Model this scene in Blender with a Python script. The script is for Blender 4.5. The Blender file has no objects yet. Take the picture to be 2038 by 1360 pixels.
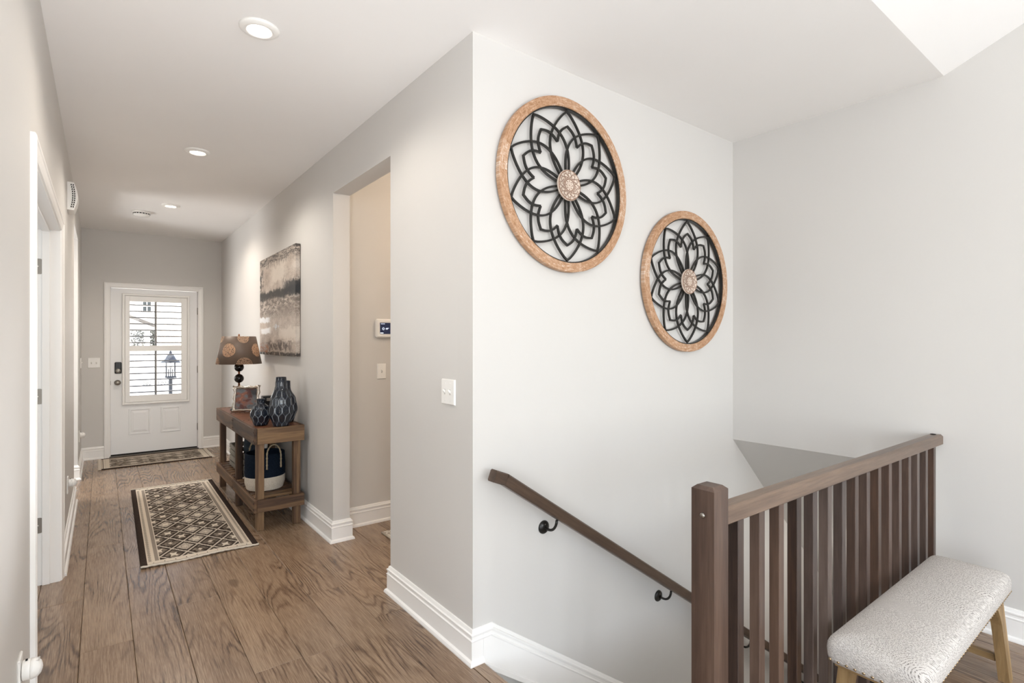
import bpy, math, random
from mathutils import Vector, Matrix
random.seed(7)
PI = math.pi
SC = bpy.context.scene
COL = SC.collection

# ------------------------------------------------------------------ camera, world, lights, exposure
F_PX, HORIZON, EYE = 1056.38, 681.76, 1.392
cam_d = bpy.data.cameras.new('camera'); cam = bpy.data.objects.new('camera', cam_d); COL.objects.link(cam)
cam_d.sensor_width = 36.0; cam_d.sensor_fit = 'HORIZONTAL'; cam_d.lens = 36.0 * F_PX / 2038.0
cam_d.shift_y = (HORIZON - 680.0) / 2038.0
cam_d.clip_start = 0.02; cam_d.clip_end = 200
cam.location = (0, 0, EYE); cam.rotation_euler = (PI / 2, 0, -math.radians(37.686))
SC.camera = cam
SC.view_settings.view_transform = 'Standard'; SC.view_settings.look = 'None'
SC.view_settings.gamma = 1.0; SC.view_settings.use_curve_mapping = False
SC.view_settings.exposure = 0.42
SC.cycles.use_denoising = True
SC.cycles.max_bounces = 10; SC.cycles.diffuse_bounces = 6; SC.cycles.transparent_max_bounces = 12
SC.cycles.sample_clamp_indirect = 6.0

world = bpy.data.worlds.new('sky'); SC.world = world; world.use_nodes = True
wn = world.node_tree.nodes; wl = world.node_tree.links
sky = wn.new('ShaderNodeTexSky'); sky.sky_type = 'NISHITA'; sky.sun_disc = False
sky.sun_elevation = math.radians(48); sky.sun_rotation = math.radians(150); sky.air_density = 1.0; sky.dust_density = 1.5
wn['Background'].inputs['Strength'].default_value = 0.40
wl.new(sky.outputs['Color'], wn['Background'].inputs['Color'])

def light(name, kind, loc, rot, energy, color=(1, 1, 1), **kw):
    d = bpy.data.lights.new(name, kind); d.energy = energy; d.color = color
    for k, v in kw.items(): setattr(d, k, v)
    o = bpy.data.objects.new(name, d); o.location = loc; o.rotation_euler = rot; COL.objects.link(o)
    return o
light('sun', 'SUN', (0, -10, 20), (math.radians(42), 0, math.radians(28)), 14.0, (1, .96, .9), angle=math.radians(.6))
# daylight coming in through the living room windows behind the camera
SOUTH_W = 58.0; WEST_W = 66.0
for wx in (-2.15, .1, 2.35):
    light('south_window_daylight', 'AREA', (wx, -4.72, 1.55), (PI / 2, 0, 0), SOUTH_W, (.87, .93, 1.0), shape='RECTANGLE', size=1.7, size_y=2.1)
light('west_window_daylight', 'AREA', (-3.52, -1.9, 1.6), (PI / 2, 0, -PI / 2), WEST_W, (.87, .93, 1.0), shape='RECTANGLE', size=1.9, size_y=1.9)
light('side_room_window_daylight', 'AREA', (-2.0, 3.27, 1.5), (PI / 2, 0, -PI / 2), 13, (.9, .96, 1.0), shape='RECTANGLE', size=1.4, size_y=1.6)
light('study_window_daylight', 'AREA', (-1.55, 6.4, 1.5), (PI / 2, 0, -PI / 2), 34, (.97, .97, .97), shape='RECTANGLE', size=.8, size_y=1.5)
WARM = (1.0, .93, .84)
HALL_W = (19.0, 27.0, 36.0)
# photographer's flash bounced off the ceiling, and an added fill spot in the hall
light('hall_fill_spot', 'SPOT', (.30, 1.50, .30), (PI - .46, 0, 0), 46.0, (.95, .97, 1.0), spot_size=math.radians(96), spot_blend=1.0, shadow_soft_size=.12)
light('bounced_flash', 'SPOT', (.30, -.45, .85), (PI, 0, 0), 130.0, (.90, .945, 1.0), spot_size=math.radians(146), spot_blend=1.0, shadow_soft_size=.16)

# ------------------------------------------------------------------ helpers: materials
def lin(h):
    if isinstance(h, str):
        h = h.lstrip('#'); h = [int(h[i:i + 2], 16) / 255 for i in (0, 2, 4)]
        h = [c / 12.92 if c <= .04045 else ((c + .055) / 1.055) ** 2.4 for c in h]
    return (h[0], h[1], h[2], 1.0)

class X:
    """a value in a material's node tree; arithmetic adds Math nodes"""
    def __init__(s, g, sock): s.g = g; s.k = sock
    def op(s, o, *a): return s.g.m(o, s, *a)
    def __add__(s, b): return s.op('ADD', b)
    __radd__ = __add__
    def __sub__(s, b): return s.op('SUBTRACT', b)
    def __rsub__(s, b): return s.g.m('SUBTRACT', b, s)
    def __mul__(s, b): return s.op('MULTIPLY', b)
    __rmul__ = __mul__
    def __truediv__(s, b): return s.op('DIVIDE', b)
    def frac(s): return s.op('FRACT')
    def floor(s): return s.op('FLOOR')
    def abs(s): return s.op('ABSOLUTE')
    def sin(s): return s.op('SINE')
    def cos(s): return s.op('COSINE')
    def gt(s, b): return s.op('GREATER_THAN', b)
    def lt(s, b): return s.op('LESS_THAN', b)
    def max(s, b): return s.op('MAXIMUM', b)
    def min(s, b): return s.op('MINIMUM', b)
    def pow(s, b): return s.op('POWER', b)

class G:
    def __init__(s, name):
        s.mat = bpy.data.materials.new(name); s.mat.use_nodes = True
        s.t = s.mat.node_tree; s.n = s.t.nodes; s.l = s.t.links
        s.p = s.n['Principled BSDF']; s.out = s.n['Material Output']
    def put(s, v, sock):
        if isinstance(v, X): s.l.new(v.k, sock)
        elif isinstance(v, (tuple, list)): sock.default_value = v
        elif isinstance(v, str): sock.default_value = lin(v)
        else: sock.default_value = v
    def m(s, o, *a):
        nd = s.n.new('ShaderNodeMath'); nd.operation = o
        for i, v in enumerate(a): s.put(v, nd.inputs[i])
        return X(s, nd.outputs[0])
    def obj(s):
        if not hasattr(s, '_o'): s._o = X(s, s.n.new('ShaderNodeTexCoord').outputs['Object'])
        return s._o
    def xyz(s, v=None):
        nd = s.n.new('ShaderNodeSeparateXYZ'); s.put(v or s.obj(), nd.inputs[0])
        return [X(s, nd.outputs[i]) for i in range(3)]
    def vec(s, x, y, z=0.0):
        nd = s.n.new('ShaderNodeCombineXYZ')
        for i, v in enumerate((x, y, z)): s.put(v, nd.inputs[i])
        return X(s, nd.outputs[0])
    def rand(s): return X(s, s.n.new('ShaderNodeObjectInfo').outputs['Random'])
    def noise(s, v, scale=5.0, detail=2.0, rough=.5, dist=0.0):
        nd = s.n.new('ShaderNodeTexNoise'); s.put(v, nd.inputs['Vector'])
        nd.inputs['Scale'].default_value = scale; nd.inputs['Detail'].default_value = detail
        nd.inputs['Roughness'].default_value = rough; nd.inputs['Distortion'].default_value = dist
        return X(s, nd.outputs['Fac'])
    def white(s, v):
        nd = s.n.new('ShaderNodeTexWhiteNoise'); s.put(v, nd.inputs['Vector']); return X(s, nd.outputs['Value'])
    def voro(s, v, scale, feature='DISTANCE_TO_EDGE'):
        nd = s.n.new('ShaderNodeTexVoronoi'); nd.feature = feature; s.put(v, nd.inputs['Vector'])
        nd.inputs['Scale'].default_value = scale; return X(s, nd.outputs['Distance'])
    def mix(s, f, a, b):
        nd = s.n.new('ShaderNodeMix'); nd.data_type = 'RGBA'
        s.put(f, nd.inputs[0]); s.put(a, nd.inputs[6]); s.put(b, nd.inputs[7])
        return X(s, nd.outputs[2])
    def ramp(s, f, *stops):
        nd = s.n.new('ShaderNodeValToRGB'); s.put(f, nd.inputs[0]); e = nd.color_ramp.elements
        while len(e) < len(stops): e.new(.5)
        for el, (p, c) in zip(e, stops): el.position = p; el.color = lin(c)
        return X(s, nd.outputs[0])
    def step(s, f, a, b):
        nd = s.n.new('ShaderNodeMapRange'); nd.interpolation_type = 'SMOOTHSTEP'
        s.put(f, nd.inputs[0]); nd.inputs[1].default_value = a; nd.inputs[2].default_value = b
        return X(s, nd.outputs[0])
    def attr(s, name): 
        nd = s.n.new('ShaderNodeAttribute'); nd.attribute_name = name; return X(s, nd.outputs['Fac'])
    def bump(s, h, strength=.2, dist=.002):
        nd = s.n.new('ShaderNodeBump'); s.put(h, nd.inputs['Height'])
        nd.inputs['Strength'].default_value = strength; nd.inputs['Distance'].default_value = dist
        s.l.new(nd.outputs[0], s.p.inputs['Normal'])
    def done(s, base=None, rough=.5, metal=0.0, spec=.5, **kw):
        if base is not None: s.put(base, s.p.inputs['Base Color'])
        s.put(rough, s.p.inputs['Roughness']); s.put(metal, s.p.inputs['Metallic'])
        s.put(spec, s.p.inputs['Specular IOR Level'])
        for k, v in kw.items(): s.put(v, s.p.inputs[k])
        return s.mat

def plain(name, base, rough=.5, metal=0.0, spec=.5, mottle=.04, scale=30.0, bump=0.0):
    g = G(name); c = lin(base); n = g.noise(g.obj(), scale, 3)
    lo = tuple(v * (1 - mottle) for v in c[:3]) + (1,); hi = tuple(min(1, v * (1 + mottle)) for v in c[:3]) + (1,)
    if bump: g.bump(g.noise(g.obj(), scale * 12, 2), bump, .001)
    return g.done(g.mix(n, lo, hi), rough, metal, spec)

def wood(name, axis, dark, mid, light_, rough=.5, spec=.4, fine=90.0, vary=.5, rings=1.0, bump=.25, rot=0.0, second=None):
    """grain running along the object's own axis, a different cut for every object"""
    g = G(name); c = g.xyz(); r = g.rand()
    if rot: c = [c[0] * math.cos(rot) - c[2] * math.sin(rot), c[1], c[0] * math.sin(rot) + c[2] * math.cos(rot)]
    sc = [1.0, 1.0, 1.0]; sc[axis] = .07
    off = r * 37.0
    v = g.vec(c[0] * sc[0] + off, c[1] * sc[1] + off * 1.7, c[2] * sc[2] + off * .6)
    fibre = g.noise(v, fine, 3, .6); broad = g.noise(v, fine * .16, 3, .55, .4)
    ring = (g.noise(v, fine * .07, 2, .5) * (38.0 * rings)).sin() * .5 + .5
    f = fibre * .45 + broad * .4 + ring * .22 + (r - .5) * vary * .6
    g.bump(fibre, bump, .0015)
    col = g.ramp(f, (.22, dark), (.52, mid), (.85, light_))
    if second: col = g.mix(g.white(g.vec(off, off * .3, 1.0)) * .8, col, g.ramp(f, (.22, second[0]), (.52, second[1]), (.85, second[2])))
    return g.done(col, rough, 0.0, spec)

def emit(name, color, strength):
    g = G(name); return g.done(color, .5, **{'Emission Color': lin(color), 'Emission Strength': strength})

WALL = plain('wall_paint', '#D2CFCB', .55, spec=.3, mottle=.012, scale=3, bump=.03)
CEIL = plain('ceiling_paint', '#F3F1EF', .8, spec=.2, mottle=.012, scale=3, bump=.03)
TRIM = plain('white_trim_paint', '#F5F3F0', .32, spec=.5, mottle=.01, scale=6)
DOORP = plain('door_paint', '#F1F1F1', .35, mottle=.01, scale=6)
LOUVER = plain('darkened_louver_paint', '#A3A19E', .4)  # shutter white with backlit shade put into the colour, also on glazing bars
WHITEP = plain('white_plastic', '#F2F0EC', .35, mottle=.01)
BLACKM = plain('black_iron', '#15130F', .35, spec=.5, mottle=.1)
STEEL = plain('brushed_steel', '#9A958E', .35, 1.0, mottle=.05)
DARKP = plain('dark_plastic', '#1F2022', .4, mottle=.05)
GAP = plain('dark_gap', '#0B0A09', .8)
BRONZE = plain('dark_bronze', '#3B2C22', .45, .8, mottle=.15)

def floor_mat():
    g = G('oak_plank_floor'); c = g.xyz(); r = g.rand(); off = r * 53.0
    v = g.vec(c[0] + off, c[1] * .12 + off * 1.3, off)
    low = g.noise(g.vec(c[0] + off, c[1] * .09 + off * 1.3, off), 5.5, 1, .4)
    wig = g.noise(g.vec(c[0] + off, c[1] * .30, off), 26, 2, .6)
    ring = (low * 190.0 + wig * 4.5).sin() * .5 + .5
    fibre = g.noise(g.vec(c[0] + off, c[1] * .030, off), 260, 3, .7)
    broad = g.noise(v, 10.0, 3, .6)
    patch = g.step(g.noise(g.vec(c[0] * .6 + off, c[1] * .5, off), 4.0, 1), .40, .62)
    f = .12 - ring.pow(3.0) * patch * .24 + (fibre - .5) * .85 + .26 + broad * .34 + (r - .5) * .10
    knot = g.step(g.noise(g.vec(c[0] + off, c[1] * .35, off), 6.5, 2), .70, .76)
    col = g.mix(knot * .5, g.ramp(f, (.24, '#503E31'), (.46, '#806853'), (.74, '#A48C74')), '#4A3828')
    h = ring * patch * .8 + fibre * .7
    g.bump(h, .18, .0012)
    return g.done(col, fibre * .10 + .20, 0.0, .6)
FLOOR = floor_mat()
RAILW = wood('stained_rail_wood', 0, '#43352D', '#6A5749', '#8C7765', .34, .5, 120, .4, .4, .1)
HRAILW = wood('stained_handrail_wood', 0, '#32261F', '#503F33', '#6E5B4B', .34, .5, 120, .4, .4, .1, rot=math.atan(.666))
BALW = wood('stained_baluster_wood', 2, '#2A2220', '#463B37', '#61554F', .32, .5, 110, .5, .3, .1, second=('#2A1A12', '#4E3525', '#6B4D38'))
TBX = wood('weathered_table_wood_across', 0, '#2A1C14', '#5C4330', '#8E704F', .5, .4, 100, .5)
TBY = wood('weathered_table_wood_along', 1, '#2A1C14', '#563E2C', '#816347', .5, .4, 100, .5)
TBZ = wood('weathered_table_wood_upright', 2, '#2A1C14', '#58402E', '#876A4B', .5, .4, 100, .5)
BENCHZ = wood('pale_bench_wood_upright', 2, '#5F4A30', '#927650', '#B49A72', .55, .35, 90, .3)
BENCHX = wood('pale_bench_wood_along', 0, '#5F4A30', '#927650', '#B49A72', .55, .35, 90, .3)
BENCHY = wood('pale_bench_wood_across', 1, '#5F4A30', '#927650', '#B49A72', .55, .35, 90, .3)
CRATEW = wood('grey_crate_wood', 1, '#55514B', '#8A857C', '#A9A398', .7, .2, 70, .3)

# ------------------------------------------------------------------ helpers: objects and meshes
ORG = {}
def link(o, parent=None, label=None, cat=None, group=None, kind=None):
    COL.objects.link(o)
    if parent is not None: o.parent = parent
    if label: o['label'] = label
    if cat: o['category'] = cat
    if group: o['group'] = group
    if kind: o['kind'] = kind
    return o
def thing(name, loc, label=None, cat=None, group=None, kind=None, rz=0.0):
    o = bpy.data.objects.new(name, None); o.location = loc; o.rotation_euler = (0, 0, rz); o.empty_display_size = .05
    link(o, None, label, cat, group, kind); ORG[o.name] = Vector(loc)
    return o
class MB:
    def __init__(s): s.v = []; s.f = []; s.sm = []
    def add(s, vs, fs, smooth=False):
        b = len(s.v); s.v += [Vector(p) for p in vs]
        for f in fs: s.f.append([i + b for i in f]); s.sm.append(smooth)
        return s
    def box(s, a, b, bev=0.0):
        a = Vector(a); b = Vector(b)
        lo = Vector((min(a.x, b.x), min(a.y, b.y), min(a.z, b.z))); hi = Vector((max(a.x, b.x), max(a.y, b.y), max(a.z, b.z)))
        if bev <= 0:
            vs = [(x, y, z) for x in (lo.x, hi.x) for y in (lo.y, hi.y) for z in (lo.z, hi.z)]
            return s.add(vs, [(0, 1, 3, 2), (4, 6, 7, 5), (0, 4, 5, 1), (2, 3, 7, 6), (0, 2, 6, 4), (1, 5, 7, 3)])
        c = (lo + hi) / 2; h = (hi - lo) / 2; k = min(bev, min(h) * .95)
        vs = []; ix = {}
        for sx in (-1, 1):
            for sy in (-1, 1):
                for sz in (-1, 1):
                    for ax in range(3):
                        p = [h.x - k, h.y - k, h.z - k]; p[ax] = h[ax]
                        ix[(sx, sy, sz, ax)] = len(vs)
                        vs.append((c.x + sx * p[0], c.y + sy * p[1], c.z + sz * p[2]))
        fs = []
        for ax in range(3):
            o1, o2 = [i for i in range(3) if i != ax]
            for sg in (-1, 1):
                q = []
                for (u, w) in ((-1, -1), (1, -1), (1, 1), (-1, 1)):
                    t = [0, 0, 0]; t[ax] = sg; t[o1] = u; t[o2] = w; q.append(ix[(*t, ax)])
                fs.append(q)
        for ax in range(3):
            o1, o2 = [i for i in range(3) if i != ax]
            for u in (-1, 1):
                for w in (-1, 1):
                    q = []
                    for sg, a1 in ((-1, o1), (1, o1), (1, o2), (-1, o2)):
                        t = [0, 0, 0]; t[ax] = sg; t[o1] = u; t[o2] = w; q.append(ix[(*t, a1)])
                    fs.append(q)
        for sx in (-1, 1):
            for sy in (-1, 1):
                for sz in (-1, 1): fs.append([ix[(sx, sy, sz, a)] for a in range(3)])
        return s.add(vs, fs)
    def lathe(s, prof, c=(0, 0, 0), seg=32, axis=2, smooth=True, cap=(True, True)):
        n = len(prof); vs = []
        for i in range(seg):
            a = 2 * PI * i / seg
            for r, z in prof:
                p = [r * math.cos(a), r * math.sin(a), z]
                if axis == 0: p = [z, p[0], p[1]]
                if axis == 1: p = [p[0], z, p[1]]
                vs.append((c[0] + p[0], c[1] + p[1], c[2] + p[2]))
        fs = []
        for i in range(seg):
            j = (i + 1) % seg
            for k in range(n - 1): fs.append((i * n + k, j * n + k, j * n + k + 1, i * n + k + 1))
        s.add(vs, fs, smooth); b = len(s.v) - len(vs)
        if cap[0] and prof[0][0] > 1e-6: s.f.append([b + i * n for i in range(seg)]); s.sm.append(False)
        if cap[1] and prof[-1][0] > 1e-6: s.f.append([b + i * n + n - 1 for i in range(seg)]); s.sm.append(False)
        return s
    def prism(s, poly, axis, a, b):
        """polygon in the two other axes (in order), pushed along axis from a to b"""
        def P(q, t):
            r = list(q); r.insert(axis, t); return tuple(r)
        n = len(poly)
        return s.add([P(q, a) for q in poly] + [P(q, b) for q in poly],
                     [tuple(range(n))] + [tuple(range(2 * n - 1, n - 1, -1))] + [(i, (i + 1) % n, n + (i + 1) % n, n + i) for i in range(n)])
    def tube(s, pts, r, seg=8, closed=False, smooth=True, rect=None, up=None):
        pts = [Vector(p) for p in pts]; n = len(pts); vs = []; prev = None
        for i, p in enumerate(pts):
            if closed: t = pts[(i + 1) % n] - pts[i - 1]
            else: t = pts[min(i + 1, n - 1)] - pts[max(i - 1, 0)]
            t.normalize()
            if up is not None: u = Vector(up)
            else: u = prev if prev is not None else (Vector((0, 0, 1)) if abs(t.z) < .9 else Vector((1, 0, 0)))
            u = (u - t * u.dot(t)).normalized(); w = t.cross(u); prev = u
            rr = r[i] if isinstance(r, (list, tuple)) else r
            if rect:
                a, b = rect; k = 1.0
                if 0 < i < n - 1:
                    d1 = (pts[i] - pts[i - 1]).normalized(); d2 = (pts[i + 1] - pts[i]).normalized()
                    k = 1 / max(.35, math.sqrt(max(.01, (1 + d1.dot(d2)) / 2)))
                for e, f in ((-1, -1), (1, -1), (1, 1), (-1, 1)): vs.append(p + u * e * a + w * f * b * k)
            else:
                for j in range(seg):
                    q = 2 * PI * j / seg; vs.append(p + u * math.cos(q) * rr + w * math.sin(q) * rr)
        m = 4 if rect else seg; fs = []
        for i in range(n if closed else n - 1):
            k = (i + 1) % n
            for j in range(m): fs.append((i * m + j, i * m + (j + 1) % m, k * m + (j + 1) % m, k * m + j))
        if not closed: fs += [tuple(range(m - 1, -1, -1)), tuple((n - 1) * m + j for j in range(m))]
        return s.add(vs, fs, smooth and not rect)
    def sweep(s, path, prof, side=1):
        """profile of (out, up) swept with mitres along a floor path; side +1 = to the left of travel"""
        P = [Vector((p[0], p[1])) for p in path]; n = len(P); vs = []; m = len(prof)
        for i in range(n):
            d1 = (P[i] - P[i - 1]).normalized() if i else None
            d2 = (P[i + 1] - P[i]).normalized() if i < n - 1 else None
            if d1 is None: d1 = d2
            if d2 is None: d2 = d1
            n1 = Vector((-d1.y, d1.x)) * side; n2 = Vector((-d2.y, d2.x)) * side
            b = (n1 + n2); b = b / max(.2, (1 + n1.dot(n2)))
            for o, z in prof: vs.append((P[i].x + b.x * o, P[i].y + b.y * o, z))
        fs = []
        for i in range(n - 1):
            for j in range(m): fs.append((i * m + j, i * m + (j + 1) % m, (i + 1) * m + (j + 1) % m, (i + 1) * m + j))
        fs += [tuple(range(m)), tuple((n - 1) * m + j for j in range(m))]
        return s.add(vs, fs)
    def mesh(s, name, mat, org=(0, 0, 0)):
        me = bpy.data.meshes.new(name); o = Vector(org)
        me.from_pydata([p - o for p in s.v], [], s.f)
        me.polygons.foreach_set('use_smooth', s.sm)
        import bmesh
        bm = bmesh.new(); bm.from_mesh(me); bmesh.ops.recalc_face_normals(bm, faces=bm.faces); bm.to_mesh(me); bm.free()
        if mat: me.materials.append(mat)
        return me
    def build(s, name, mat, parent=None, at=None, **kw):
        """world-space vertices; a child's origin sits at `at` (or at its thing's base)"""
        base = ORG.get(parent.name, Vector()) if parent else Vector()
        at = Vector(at) if at is not None else (base if parent else None)
        if at is None:
            xs = [p for p in s.v]; at = Vector((sum(p.x for p in xs) / len(xs), sum(p.y for p in xs) / len(xs), min(p.z for p in xs)))
        o = bpy.data.objects.new(name, s.mesh(name, mat, at)); o.location = at - base if parent else at
        link(o, parent, **kw); ORG[o.name] = at
        return o
def inst(me, name, parent, at, rot=(0, 0, 0), scale=(1, 1, 1), **kw):
    base = ORG.get(parent.name, Vector()) if parent else Vector()
    o = bpy.data.objects.new(name, me); o.location = Vector(at) - base; o.rotation_euler = rot; o.scale = scale
    link(o, parent, **kw); ORG[o.name] = Vector(at); return o
def copy_tree(src, loc, rz=0.0, label=None, group=None):
    r = src.copy(); COL.objects.link(r); r.location = loc; r.rotation_euler = (0, 0, rz); ORG[r.name] = Vector(loc)
    if label: r['label'] = label
    if group: r['group'] = group
    for ch in list(src.children):
        c = ch.copy(); COL.objects.link(c); c.parent = r
        for gch in list(ch.children):
            d = gch.copy(); COL.objects.link(d); d.parent = c
    return r
def S(mb, name, mat, parent=None, **kw): return mb.build(name, mat, parent, kind=None if parent else 'structure', **kw)

# ------------------------------------------------------------------ the setting
W0, W1, W2, Y1, Y2, H = -.193, 1.272, 3.373, 1.925, 8.03, 2.742
T = .118
OP_Y0, OP_Y1, OP_Z = 2.754, 3.683, 2.432
D1, D2, DZ = 2.485, 4.06, 2.045          # double doorway in the left wall
E1, E2, EZ = 5.985, 6.94, 2.437          # plain opening further along the left wall

S(MB().prism([(Y1 + .125, 0), (OP_Y0, 0), (OP_Y0, OP_Z), (OP_Y1, OP_Z), (OP_Y1, 0), (8.15, 0), (8.15, H), (Y1 + .125, H)], 0, W1, W1 + .119), 'wall_right', WALL)
S(MB().prism([(.95, 0), (D1, 0), (D1, DZ), (D2, DZ), (D2, 0), (E1, 0), (E1, EZ), (E2, EZ), (E2, 0), (8.15, 0), (8.15, H), (.95, H)], 0, W0 - T, W0), 'wall_left', WALL)
S(MB().prism([(W0, 0), (.06, 0), (.06, 2.075), (1.012, 2.075), (1.012, 0), (W1, 0), (W1, H), (W0, H)], 1, Y2, Y2 + .12), 'wall_far', WALL)
S(MB().box((W1, Y1, -2.9), (5.6, Y1 + .125, H)), 'wall_stair', WALL)
S(MB().prism([(.853, 0), (.853, .738), (Y1, .738), (Y1, H + .15), (.79, H), (-2.0, H + 1.2), (-4.8, H), (-4.8, 0)], 0, W2, W2 + .12), 'wall_east', WALL)
# stairwell below: side under the railing, sloping soffit, far end
S(MB().box((1.36, .735, -2.9), (5.6, .853, -.3)), 'wall_stairwell_side', WALL)
so = MB(); dx = 2.2
so.add([(W2, .853, .738), (W2, Y1, .738), (W2 + dx, Y1, .738 - .95 * dx), (W2 + dx, .853, .738 - .95 * dx),
        (W2 + .12, .853, .858), (W2 + .12, Y1, .858), (W2 + dx, Y1, .9 - .95 * dx), (W2 + dx, .853, .9 - .95 * dx)],
       [(0, 1, 2, 3), (4, 7, 6, 5), (0, 4, 5, 1), (1, 5, 6, 2), (2, 6, 7, 3), (3, 7, 4, 0)])
S(so, 'ceiling_stair_soffit', WALL)
S(MB().box((5.5, .73, -2.95), (5.62, 2.05, -1.2)), 'wall_stairwell_end', WALL)
S(MB().box((W2 + .12, .735, -.3), (5.6, .853, .8)), 'wall_stairwell_upper_side', WALL)
S(MB().box((1.2, .73, -3.0), (5.62, 2.05, -2.9)), 'floor_basement', plain('basement_carpet', '#B9B2A8', .9))
# side corridor behind the opening
S(MB().box((W1 + .119, 3.90, 0), (3.5, 4.02, H)), 'wall_side_hall_back', WALL)
S(MB().box((3.4, Y1 + .125, 0), (3.5, 3.90, H)), 'wall_side_hall_end', WALL)
# left rooms
S(MB().box((-2.2, 4.5, 0), (W0 - T, 4.6, H)).box((-2.2, 1.9, 0), (-2.1, 4.5, H)).box((-2.1, 1.9, 0), (W0 - T, 2.0, H)), 'wall_side_room', WALL)
S(MB().box((-1.8, 7.3, 0), (W0 - T, 7.4, H)).box((-1.8, 5.3, 0), (-1.7, 7.3, H)).box((-1.7, 5.3, 0), (W0 - T, 5.4, H)), 'wall_study', WALL)
# living room behind the camera
S(MB().box((-3.6, .95, 0), (W0 - T, 1.07, H)), 'wall_north_living', WALL)
sw = MB().box((-3.6, -4.92, 0), (W2, -4.8, .5)).box((-3.6, -4.92, 2.6), (W2, -4.8, H + .1))
for a, b in ((-3.6, -3.0), (-1.3, -.75), (.95, 1.5), (3.2, W2)): sw.box((a, -4.92, .5), (b, -4.8, 2.6))
S(sw, 'wall_south', WALL)
ww = MB().prism([(.95, 0), (.95, H), (.79, H), (-2.0, H + 1.2), (-4.8, H), (-4.8, 0), (-2.9, 0), (-2.9, 2.6), (-.9, 2.6), (-.9, 0)], 0, -3.72, -3.6)
S(ww.box((-3.72, -2.9, 0), (-3.6, -.9, .6)), 'wall_west', WALL)
g = G('window_glass')
tr = g.n.new('ShaderNodeBsdfTransparent'); gl = g.n.new('ShaderNodeBsdfGlossy'); gl.inputs['Roughness'].default_value = .02
mx = g.n.new('ShaderNodeMixShader'); fr = g.n.new('ShaderNodeFresnel'); fr.inputs['IOR'].default_value = 1.3
g.l.new(fr.outputs[0], mx.inputs[0]); g.l.new(tr.outputs[0], mx.inputs[1]); g.l.new(gl.outputs[0], mx.inputs[2]); g.l.new(mx.outputs[0], g.out.inputs[0])
GLASS = g.mat
for i, (a, b) in enumerate(((-3.0, -1.3), (-.75, .95), (1.5, 3.2))):
    w = thing('window_%d' % (i + 1), ((a + b) / 2, -4.86, .5), kind='structure')
    m = MB()
    for p, q in (((a, .5), (a + .06, 2.6)), ((b - .06, .5), (b, 2.6)), ((a + .06, .5), (b - .06, .56)), ((a + .06, 2.54), (b - .06, 2.6)), ((a + .06, 1.52), (b - .06, 1.57))):
        m.box((p[0], -4.89, p[1]), (q[0], -4.83, q[1]))
    m.build('window_frame', TRIM, w)
    MB().box((a + .06, -4.865, .56), (b - .06, -4.86, 2.54)).build('pane', GLASS, w)
w = thing('window_4', (-3.66, -1.9, .6), kind='structure')
m = MB()
for p, q in (((-2.9, .6), (-2.84, 2.6)), ((-.96, .6), (-.9, 2.6)), ((-2.84, .6), (-.96, .66)), ((-2.84, 2.54), (-.96, 2.6)), ((-1.93, .66), (-1.87, 2.54))):
    m.box((-3.69, p[0], p[1]), (-3.63, q[0], q[1]))
m.build('window_frame', TRIM, w)
MB().box((-3.665, -2.84, .66), (-3.66, -.96, 2.54)).build('pane', GLASS, w)
S(MB().box((-4.5, -8.5, 2.95), (5.5, -4.93, 3.1)), 'sun_block_slab_south', CEIL)  # unseen slab added to keep sun out of the south windows

# ceilings
S(MB().prism([(.79, H), (8.15, H), (8.15, H + .12), (.79, H + .16)], 0, -3.72, 3.52), 'ceiling', CEIL)
S(MB().prism([(.79, H), (.79, H + .16), (-2.0, H + 1.36), (-4.92, H + .16), (-4.92, H - .02), (-2.0, H + 1.2)], 0, -3.72, 3.52), 'ceiling_vault', CEIL)

# floor: base slab with every plank its own object
floor = thing('floor', (0, 0, 0), kind='structure')
fb = MB()
for a, b in (((-3.6, -1.2), (1.257, Y2 + .12)), ((1.257, -1.2), (1.36, .853)), ((1.36, -1.2), (W2, .853)), ((1.257, Y1 + .125), (3.4, 3.9))):
    fb.box((a[0], a[1], -.3), (b[0], b[1], -.0125))
S(MB().box((-3.6, -4.8, -.3), (W2, -1.2, .004)), 'floor_living_bounce', plain('pale_bounce_floor', '#E4DED4', .95, bump=.2))  # pale unseen floor added behind the camera to bounce light upward
fb.build('subfloor', plain('subfloor_board', '#2A2019', .8), floor)
PW, PL = .1955, 1.525
def plank_mesh(w, l):
    e = .0022; v = [(0, 0, -.012), (w, 0, -.012), (w, l, -.012), (0, l, -.012), (0, 0, -e), (w, 0, -e), (w, l, -e), (0, l, -e), (e, e, 0), (w - e, e, 0), (w - e, l - e, 0), (e, l - e, 0)]
    return MB().add(v, [(8, 9, 10, 11), (4, 5, 9, 8), (5, 6, 10, 9), (6, 7, 11, 10), (7, 4, 8, 11), (0, 1, 5, 4), (1, 2, 6, 5), (2, 3, 7, 6), (3, 0, 4, 7)]).mesh('plank', FLOOR)
PM = {}
REG = [(-.311, -1.2, 1.257, Y2), (1.257, -1.2, W2, .785), (1.257, Y1 + .125, 3.0, 3.9), (-.8, D1, -.311, D2)]
JOINT = {0: 3.055, 4: 2.41, 1: 4.02, 2: 3.30, 3: 3.95, 5: 3.0, -1: 3.7, 6: 2.55}
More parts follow.
